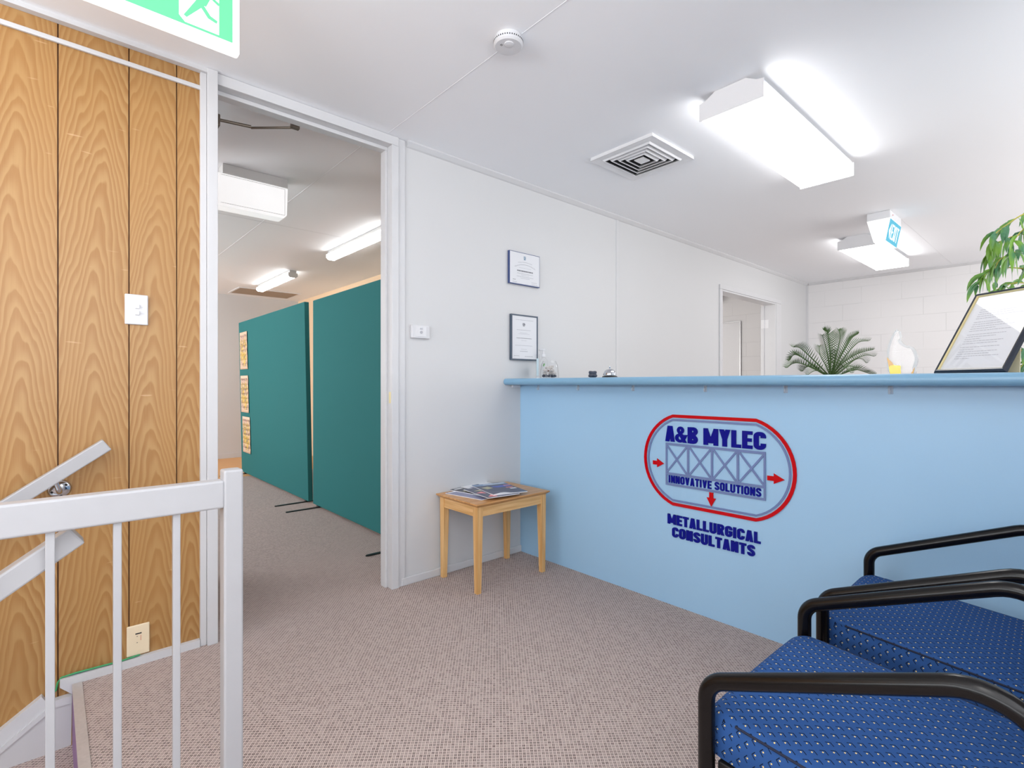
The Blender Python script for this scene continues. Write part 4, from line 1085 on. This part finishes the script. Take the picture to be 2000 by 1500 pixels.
# leaning picture frame
P0 = Vector((2.392, .379, ZC+.0062)); ang = math.radians(53.656); th = math.radians(30.45)
ev = Vector((math.cos(ang), math.sin(ang), 0)); back = Vector((math.sin(ang), -math.cos(ang), 0))
upv = Vector((0,0,1))*math.cos(th) + back*math.sin(th); nv = ev.cross(upv).normalized()
if nv.dot(back) > 0: nv = -nv            # nv points to the viewer's side
FWd, FL = .2484, .334
Fp = lambda u, v, d=0: P0 - ev*u + upv*v + nv*d       # u to the right, v up the frame
t = thing('picture_frame', 'black framed printed page leaning back on the counter in front of the leafy plant', 'picture frame', tuple(P0))
b = MB(); fw = .017
corn = lambda i: [(i,i),(FWd-i,i),(FWd-i,FL-i),(i,FL-i)]
def ring4(b, i0, i1, d0, d1, th=.0):
    A, B = corn(i0), corn(i1)
    for k in range(4):
        j = (k+1) % 4; b.prism([Fp(*A[k],d0), Fp(*A[j],d0), Fp(*B[j],d1), Fp(*B[k],d1)], (0,0,0), nv*-.009)
ring4(b, 0, .006, -.002, .004); ring4(b, .006, .0115, .004, .002); b.build('moulding', M['black_frame'], t)
b = MB(); ring4(b, .0117, .0141, .0022, -.001); b.build('gold_fillet', M['gold'], t)
MB().prism([Fp(*q,-.007) for q in corn(.010)], (0,0,0), nv*.0015).build('page', M['paper'], t)
b = MB(); b.face([Fp(*q,-.0035) for q in corn(.0135)]); b.build('glass_pane', M['pane'], t)
rd = random.Random(11); v = FL-.075
for k in range(21):
    b = MB(); L = rd.uniform(.10, .155) if k % 4 else rd.uniform(.05, .09); x = .048; x1 = .048+L
    if k in (5, 10, 15): v -= .006
    while x < x1:
        w = rd.uniform(.004, .013)
        b.prism([Fp(x,v,-.0053), Fp(min(x+w,x1),v,-.0053), Fp(min(x+w,x1),v+.0022,-.0053), Fp(x,v+.0022,-.0053)], (0,0,0), nv*.0002); x += w+.0022
    v -= .0092
    b.build('print_line', M['mark'], t)
b = MB(); b.prism([Fp(FWd*.35,.24,-.0135), Fp(FWd*.75,.24,-.0135), Fp(FWd*.85,.012,-.105)-Vector((0,0,0)), Fp(FWd*.25,.012,-.105)], (0,0,0), nv*-.003)
zmin = min(vv.co.z for vv in b.bm.verts)
for vv in b.bm.verts:
    if vv.co.z < ZC+.0005: vv.co.z = ZC+.0005
b.build('easel_strut', M['strut'], t)
MB().prism([Fp(*q,-.0112) for q in corn(.004)], (0,0,0), nv*.003).build('backing_board', M['strut'], t)

# ================================================================== BEHIND THE COUNTER
t = thing('desk', 'grey reception desk hidden behind the counter, carrying the small palm', 'desk', (3.0, 1.3, 0))
MB().rbox(2.66, 3.36, .45, 2.2, .715, .745, .004, 2).build('desktop', M['desk'], t)
for (x0, y0) in ((2.68,.47),(3.30,.47),(2.68,2.14),(3.30,2.14)): MB().box(x0, x0+.04, y0, y0+.04, 0, .715).build('leg', M['grey_metal'], t)

cr = on_f(1622, 737, 2.575)
t = thing('sago_palm', 'small potted sago palm with feathery fronds rising behind the counter top', 'potted palm', (cr.x, cr.y, .746))
MB().lathe([(.085,0),(.092,.004),(.118,.20),(.124,.203),(.124,.222),(.112,.222),(.108,.200),(.02,.198)], (cr.x, cr.y, .7455), 32).build('pot', M['pot'], t, smooth=True)
MB().lathe([(.055,.195),(.062,.24),(.056,.30),(.040,.35),(.028,.375)], (cr.x, cr.y, .7455), 18).build('trunk', M['trunk'], t, smooth=True)
def catmull(P, n=6):
    P = [Vector(p) for p in P]; out = []
    for i in range(len(P)-1):
        p0 = P[max(i-1,0)]; p1 = P[i]; p2 = P[i+1]; p3 = P[min(i+2,len(P)-1)]
        for k in range(n):
            u = k/n; out.append(.5*((2*p1)+(p2-p0)*u+(2*p0-5*p1+4*p2-p3)*u*u+(3*p1-p0-3*p2+p3)*u**3))
    out.append(P[-1]); return out
B0 = (1622, 737)
fr = [([(1600,714),(1575,690),(1561,679),(1550,678)],-.06), ([(1595,719),(1566,698),(1551,693),(1543,703)],.05), ([(1597,724),(1565,710),(1549,710),(1538,718)],-.03),
      ([(1602,727),(1584,716),(1573,718),(1567,725)],.14), ([(1618,702),(1612,674),(1606,655)],-.10), ([(1622,702),(1619,668),(1616,650),(1609,645)],.02),
      ([(1630,705),(1638,675),(1641,656),(1638,644)],.06), ([(1637,705),(1653,677),(1664,660),(1676,652)],-.04), ([(1643,707),(1662,682),(1678,668),(1696,666)],.08),
      ([(1640,714),(1660,699),(1680,689),(1705,683)],-.02), ([(1641,720),(1665,704),(1690,694),(1707,696)],.12), ([(1645,722),(1669,703),(1684,701),(1692,709)],.20),
      ([(1648,729),(1671,722),(1690,727),(1707,733)],-.08), ([(1640,728),(1658,715),(1676,720)],.16), ([(1610,728),(1592,724),(1578,732)],-.16), ([(1628,722),(1632,700),(1630,684)],-.14),
      ([(1614,716),(1602,694),(1600,676)],.10), ([(1635,726),(1648,716),(1662,728)],-.18)]
for pts, dF in fr:
    n = len(pts); path = [on_f(*B0, 2.575)]+[on_f(p[0], p[1], 2.575+dF*(i+1)/n) for i, p in enumerate(pts)]
    path = catmull(path, 7); b = MB()
    m = len(path); b.tube(path, .003, 6, rad=[.0036*(1-.75*i/(m-1)) for i in range(m)])
    for i in range(int(m*.22), m):
        for sub in (0,):
            if i == m-1 and sub: continue
            p = path[i].lerp(path[min(i+1,m-1)], sub); tg = (path[min(i+1,m-1)]-path[max(i-1,0)]).normalized()
            sd = tg.cross(Vector((0,0,1)))
            sd = sd.normalized() if sd.length > .25 else Vector((.7455,-.6666,0))
            upn = sd.cross(tg).normalized()
            if upn.z < 0: upn = -upn
            u = (i+sub)/m; L = .050*math.sin(PI*min(1, max(.12, (u-.1)*1.08)))**.6*(1 if u < .9 else .7)
            for sg in (1, -1):
                d = (sd*sg*.70+upn*.52+tg*.55).normalized(); wv = tg*.0022
                tip = p+d*L; mid = p+d*L*.5-Vector((0,0,.001))
                b.face([p-wv, mid-wv, tip, mid+wv, p+wv])
    b.build('frond', M['frond'], t, recalc=False)

# tall leafy plant at the right edge
tr = on_f(2092, 600, 2.10)
t = thing('leafy_plant', 'tall potted plant with drooping willow like leaves at the right edge', 'potted plant', (tr.x, tr.y, 0))
MB().lathe([(.12,0),(.13,.005),(.165,.30),(.172,.303),(.172,.325),(.155,.325),(.15,.29),(.03,.288)], (tr.x, tr.y, .0005), 32).build('pot', M['pot'], t, smooth=True)
b = MB(); b.tube(catmull([(tr.x,tr.y,.28),(tr.x+.015,tr.y+.01,.8),(tr.x-.01,tr.y,1.3),(tr.x+.01,tr.y+.01,1.85)],6), .012, 10); b.build('trunk', M['trunk'], t, smooth=True)
brs = [[(2092,430,2.1),(2045,405,2.06),(2000,418,2.03),(1968,438,2.02),(1943,458,2.02),(1937,476,2.02)],
       [(2092,500,2.1),(2040,455,2.12),(1995,458,2.12),(1962,468,2.12),(1940,484,2.12),(1934,505,2.12)],
       [(2092,540,2.1),(2045,498,2.02),(2000,488,1.98),(1972,497,1.98),(1952,508,1.98),(1944,524,1.98)],
       [(2092,580,2.1),(2040,535,2.08),(1992,524,2.06),(1952,524,2.06),(1924,537,2.06),(1912,556,2.06)],
       [(2092,600,2.1),(2045,570,2.2),(2000,553,2.22),(1968,556,2.22),(1942,568,2.22)],
       [(2092,470,2.1),(2050,430,1.98),(2010,440,1.94),(1980,470,1.94),(1972,500,1.94)],
       [(2092,720,2.1),(2040,690,2.06),(2000,682,2.05),(1984,700,2.05)], [(2092,760,2.1),(2050,725,2.1),(2010,705,2.12),(1990,722,2.12)],
       [(2092,400,2.1),(2110,380,2.0),(2150,390,1.95),(2190,430,1.95)], [(2092,520,2.1),(2130,490,2.2),(2180,510,2.25),(2210,560,2.25)], [(2092,620,2.1),(2130,600,2.0),(2180,620,1.95),(2210,670,1.95)]]
bt_, bl = MB(), MB(); rd = random.Random(4)
Rv = Vector((.7455,-.6666,0)); Fv = Vector((.6665,.7455,0))
def leaf(p, d0, L, w, droop):
    pts = []; d = d0.normalized(); q = Vector(p)
    n = 6
    for i in range(n+1):
        pts.append(q.copy()); d = (d+Vector((0,0,-droop))).normalized(); q = q+d*(L/n)
    prof = [.25,.75,1,.95,.75,.42,.03]; prev = None
    for i, q in enumerate(pts):
        tg = (pts[min(i+1,n)]-pts[max(i-1,0)]).normalized(); sd = tg.cross(leaf.face); sd = sd.normalized() if sd.length > .1 else Rv
        nn = tg.cross(sd); hw = w/2*prof[i]
        row = (q+sd*hw+nn*hw*.25, q, q-sd*hw+nn*hw*.25)
        if prev:
            bl.face([prev[0],row[0],row[1],prev[1]]); bl.face([prev[1],row[1],row[2],prev[2]])
        prev = row
for ip, pts in enumerate(brs):
    path = catmull([on_f(*p) for p in pts], 6); m = len(path)
    bt_.tube(path, .002, 6, rad=[.0038*(1-.7*i/(m-1)) for i in range(m)])
    for i in range(5, m, 1):
        if i % 4 == 1: continue
        p = path[i]; tg = (path[min(i+1,m-1)]-path[i-1]).normalized()
        for sg in (1,):
            a = rd.uniform(-.5, .5); az = rd.uniform(-1, 1)
            leaf.face = (Fv*(-1)+Rv*az+Vector((0,0,rd.uniform(-.2,.5)))).normalized()
            d0 = tg*rd.uniform(.1,.7)+Rv*rd.uniform(-.75,.55)+Fv*rd.uniform(-.6,.6)+Vector((0,0,rd.uniform(-.1,.55)))
            leaf(p, d0, rd.uniform(.080,.112), rd.uniform(.0145,.0200), rd.uniform(.36,.80))
bt_.build('branches', M['twig'], t, smooth=True)
bl.build('foliage', M['leaf'], t, smooth=True, recalc=False)

# ================================================================== SIDE TABLE AND MAGAZINES
t = thing('side_table', 'small beech side table in the corner between white wall and blue counter', 'table', (1.89, 2.272, 0))
b = MB(); x0, x1, y0, y1 = 1.622, 2.158, 2.084, 2.4575
def rect(i, z): return [(x0+i,y0+i,z),(x1-i,y0+i,z),(x1-i,y1-i,z),(x0+i,y1-i,z)]
L = [rect(.002,.470), rect(0,.4685), rect(0,.4635), rect(.016,.4505)]
rings = [[b.bm.verts.new(p) for p in r] for r in L]
b.bm.faces.new(rings[0]); b.bm.faces.new(rings[-1][::-1])
for a, c in zip(rings, rings[1:]):
    for k in range(4): b.bm.faces.new((a[k], a[(k+1)%4], c[(k+1)%4], c[k]))
b.build('table_top', M['beech_top'], t)
for lx in (1.657, 2.123):
    for ly in (2.119, 2.423):
        b = MB(); A = [(lx-.019,ly-.019),(lx+.019,ly-.019),(lx+.019,ly+.019),(lx-.019,ly+.019)]; cx2 = lx+(-.003 if lx < 1.9 else .003); cy2 = ly+(-.003 if ly < 2.3 else .003)
        Bm = [(cx2-.0135,cy2-.0135),(cx2+.0135,cy2-.0135),(cx2+.0135,cy2+.0135),(cx2-.0135,cy2+.0135)]
        va = [b.bm.verts.new((*p,.4503)) for p in A]; vm = [b.bm.verts.new((*p,.395)) for p in A]; vb = [b.bm.verts.new((*p,0)) for p in Bm]
        b.bm.faces.new(va); b.bm.faces.new(vb[::-1])
        for q, r2 in ((va,vm),(vm,vb)):
            for k in range(4): b.bm.faces.new((q[k], q[(k+1)%4], r2[(k+1)%4], r2[k]))
        b.build('leg', M['beech_z'], t, bevel=.002)
for (a0,a1,c0,c1,mt) in ((1.676,2.104,2.104,2.122,'beech_x'),(1.676,2.104,2.420,2.438,'beech_x'),(1.642,1.660,2.138,2.404,'beech_y'),(2.120,2.138,2.138,2.404,'beech_y')):
    MB().box(a0,a1,c0,c1,.398,.4503).build('apron', M[mt], t)

def magazine(label, corner, dirv, w, l, z, cover, patches=(), curl=0.0, flip=1, sag=0.0):
    """corner = left top corner seen from the room, dirv along the left edge; pages, cover and cover pictures"""
    d = Vector((*dirv,0)).normalized(); r = Vector((-d.y, d.x, 0))*flip; c0 = Vector((*corner, z))
    t = thing('magazine', label, 'magazine', tuple(c0+r*w/2+d*l/2), 'magazines on the side table')
    def h(u, v):
        return curl*math.exp(-((u-.25)/.22)**2)*max(0,(v-.72)/.28)**1.5
    def P(u, v, dz): return c0+r*w*u+d*l*v+Vector((0,0,dz+(h(u,v) if dz > 0 else 0)))
    def sheet(b, za, zb, ins=0):
        n, m = 10, 10
        for k in range(n):
            for j in range(m):
                U = [ins+(1-2*ins)*q for q in (k/n,(k+1)/n)]; V = [ins+(1-2*ins)*q for q in (j/m,(j+1)/m)]
                b.face([P(U[0],V[0],zb),P(U[1],V[0],zb),P(U[1],V[1],zb),P(U[0],V[1],zb)])
                b.face([P(U[0],V[1],za),P(U[1],V[1],za),P(U[1],V[0],za),P(U[0],V[0],za)])
        for k in range(n):
            for v0 in (0,1):
                u0,u1 = k/n,(k+1)/n; b.face([P(u0,v0,za),P(u1,v0,za),P(u1,v0,zb),P(u0,v0,zb)]); b.face([P(v0,u0,za),P(v0,u1,za),P(v0,u1,zb),P(v0,u0,zb)])
        bmesh.ops.remove_doubles(b.bm, verts=b.bm.verts[:], dist=1e-5)
        return b
    sheet(MB(), 0, .0034).build('pages', M['paper_white'], t)
    sheet(MB(), .0036, .0042).build('cover', M[cover], t)
    groups = {}; lay = 0
    for mat, poly in patches: groups.setdefault(mat, []).append(poly)
    for mat, polys in groups.items():
        b = MB()
        for poly in polys: lay += 1; b.prism([P(u,v,.0043+.00006*lay) for u,v in poly], (0,0,0), (0,0,.0003))
        b.build('cover_picture', M[mat], t)
    return t
Q = lambda u0,v0,u1,v1: [(u0,v0),(u1,v0),(u1,v1),(u0,v1)]
magazine('grey blue magazine at the bottom of the pile on the side table', (1.655,2.412), (.175,-.985), .205, .272, .4706, 'maglilac', (('magblack', Q(.45,.4,.98,.98)), ('paper_white', Q(.06,.02,.4,.08))))
magazine('black magazine with small white title, second from bottom of the pile', (1.712,2.452), (.175,-.985), .205, .272, .4753, 'magblack', (('paper_white', Q(.08,.05,.38,.11)), ('maggold', Q(.1,.3,.3,.5))))
magazine('white topped magazine at the back of the pile near the wall', (1.800,2.462), (.10,-.995), .200, .272, .4800, 'paper_white', (('magdark', Q(.35,.06,.6,.12)), ('maglilac', Q(.08,.2,.9,.9))))
magazine('dark magazine with coral triangles, under the topmost one of the pile', (1.752,2.372), (-.13,-.99), .200, .268, .4847, 'magdark', (('magpink', [(.02,.50),(.25,.42),(.25,.62)]), ('magpink', [(.06,.92),(.32,.72),(.32,.97)]), ('maggold', [(.1,.30),(.34,.24),(.3,.36)])))
magazine('navy magazine with cobalt picture and curled pages, topmost of the pile', (1.839,2.410), (-.237,-.971), .210, .290, .4894, 'magdark',
   (('magsky', Q(.0,.0,1,.16)), ('paper_white', Q(.30,.05,.95,.10)), ('magcobalt', [(.38,.30),(.96,.24),(.96,.40),(.50,.44)]), ('magpink', Q(.78,.27,.98,.33)), ('magpink', Q(.72,.47,.92,.53)), ('paper_white', Q(.76,.58,.94,.66)), ('maggold', [(.08,.34),(.3,.28),(.36,.44),(.16,.50)])), curl=.009)

# ================================================================== WAITING CHAIRS
def cushion(hw, yr, yf, zt, th, rf=.045, rc=.032, slope=.095, crown=.010):
    b = MB(); xs = [-hw+2*hw*k/24 for k in range(25)]; xs = sorted(set(xs+[-hw+.003,-hw+.012,hw-.012,hw-.003,-hw+.03,hw-.03])); rows = []
    for x in xs:
        e = abs(x)-(hw-rc); d = rc-math.sqrt(max(0, rc*rc-e*e)) if e > 0 else 0
        yF = yf-d; prof = []
        ed = max(0, 1-((hw-abs(x))/.012)) ; drop = .004*ed*ed
        cz = crown*(1-(x/hw)**2)-drop
        z = lambda y: zt-slope*(yf-.03-y)
        for k in range(14): 
            y = yr+(yF-rf-yr)*k/13; prof.append((y, z(y)+cz))
        for k in range(1, 9):
            a = PI/2*k/8; y = yF-rf+rf*math.sin(a); prof.append((y, z(yF-rf)+cz*(1-k/8)-rf*(1-math.cos(a))))
        prof.append((yF-.004, z(yF)-th+.004)); prof.append((yF-.012, z(yF)-th)); prof.append((yr, z(yr)-th))
        s = 0; out = []
        for i, p in enumerate(prof):
            if i: s += math.hypot(p[0]-prof[i-1][0], p[1]-prof[i-1][1])
            out.append((b.bm.verts.new((x, p[0], p[1])), s))
        rows.append((x, out))
    for (xa, A), (xb, B) in zip(rows, rows[1:]):
        n = len(A)
        for i in range(n):
            j = (i+1) % n
            f = b.bm.faces.new((A[i][0], B[i][0], B[j][0], A[j][0]))
            for l, q in zip(f.loops, ((xa,A[i][1]),(xb,B[i][1]),(xb,B[j][1] if j else B[i][1]+th),(xa,A[j][1] if j else A[i][1]+th))): l[b.uv].uv = q
    for x, R in (rows[0], rows[-1]):
        f = b.bm.faces.new([v for v, s in R])
        for l in f.loops: l[b.uv].uv = (l.vert.co.y+.3, l.vert.co.z+.0)
    edge = [(v.co.copy()) for v, s in rows[0][1][:14]], [(v.co.copy()) for v, s in rows[-1][1][:14]]
    return b, edge
def make_chair(label, loc, rz):
    t = thing('waiting_chair', label, 'chair', loc, 'blue waiting chairs', rz, world=False)
    b, edge = cushion(.2425, -.262, .278, .442, .084)
    seat = b.build('seat', M['fabric'], t, smooth=True)
    for e in edge:
        sgn = 1 if e[0].x > 0 else -1
        MB().tube([Vector((p.x+sgn*.0008, p.y, p.z-.001)) for p in e], .0024, 6).build('piping', M['piping'], seat, smooth=True)
    # upholstered back, leaning, behind the seat
    b = MB(); n = 12; m4 = Matrix.Translation((0,-.262,.43)) @ Matrix.Rotation(math.radians(12),4,'X')
    tb = bmesh.new()
    v = [tb.verts.new(p) for p in ((-.235,-.055,.0),(.235,-.055,.0),(.235,.0,.0),(-.235,.0,.0),(-.235,-.045,.40),(.235,-.045,.40),(.235,.0,.40),(-.235,.0,.40))]
    for q in ((0,3,2,1),(4,5,6,7),(0,1,5,4),(1,2,6,5),(2,3,7,6),(3,0,4,7)): tb.faces.new([v[i] for i in q])
    bmesh.ops.bevel(tb, geom=tb.edges[:], offset=.018, segments=3, profile=.5, affect='EDGES')
    b.merge(tb, m4); b.boxuv(); b.build('backrest', M['fabric'], t, smooth=True)
    for s in (-1, 1):
        x = .26*s
        path = fillet([(x,.25,0),(x,.25,.5045),(x,-.215,.698),(x,-.315,.0)], [.050,.085], 12)
        MB().tube(path, .016, 20).build('arm_frame', M['tube'], t, smooth=True)
    MB().box(-.245, .245, .205, .235, .318, .3505).build('front_rail', M['black'], t, bevel=.002)
    MB().box(-.245, .245, -.225, -.195, .288, .3135).build('rear_rail', M['black'], t, bevel=.002)
    for s in (-1, 1): MB().box(s*.228-.012, s*.228+.012, -.23, .235, .292, .3135).build('side_rail', M['black'], t)
    return t
make_chair('blue dotted waiting chair nearest the camera at bottom right', (1.218, .250, 0), 0)
make_chair('blue dotted waiting chair further back, standing beside the blue counter', (1.8525, .2486, 0), math.radians(1.9))

for o in bpy.data.objects:
    if '_world' in o: del o['_world']
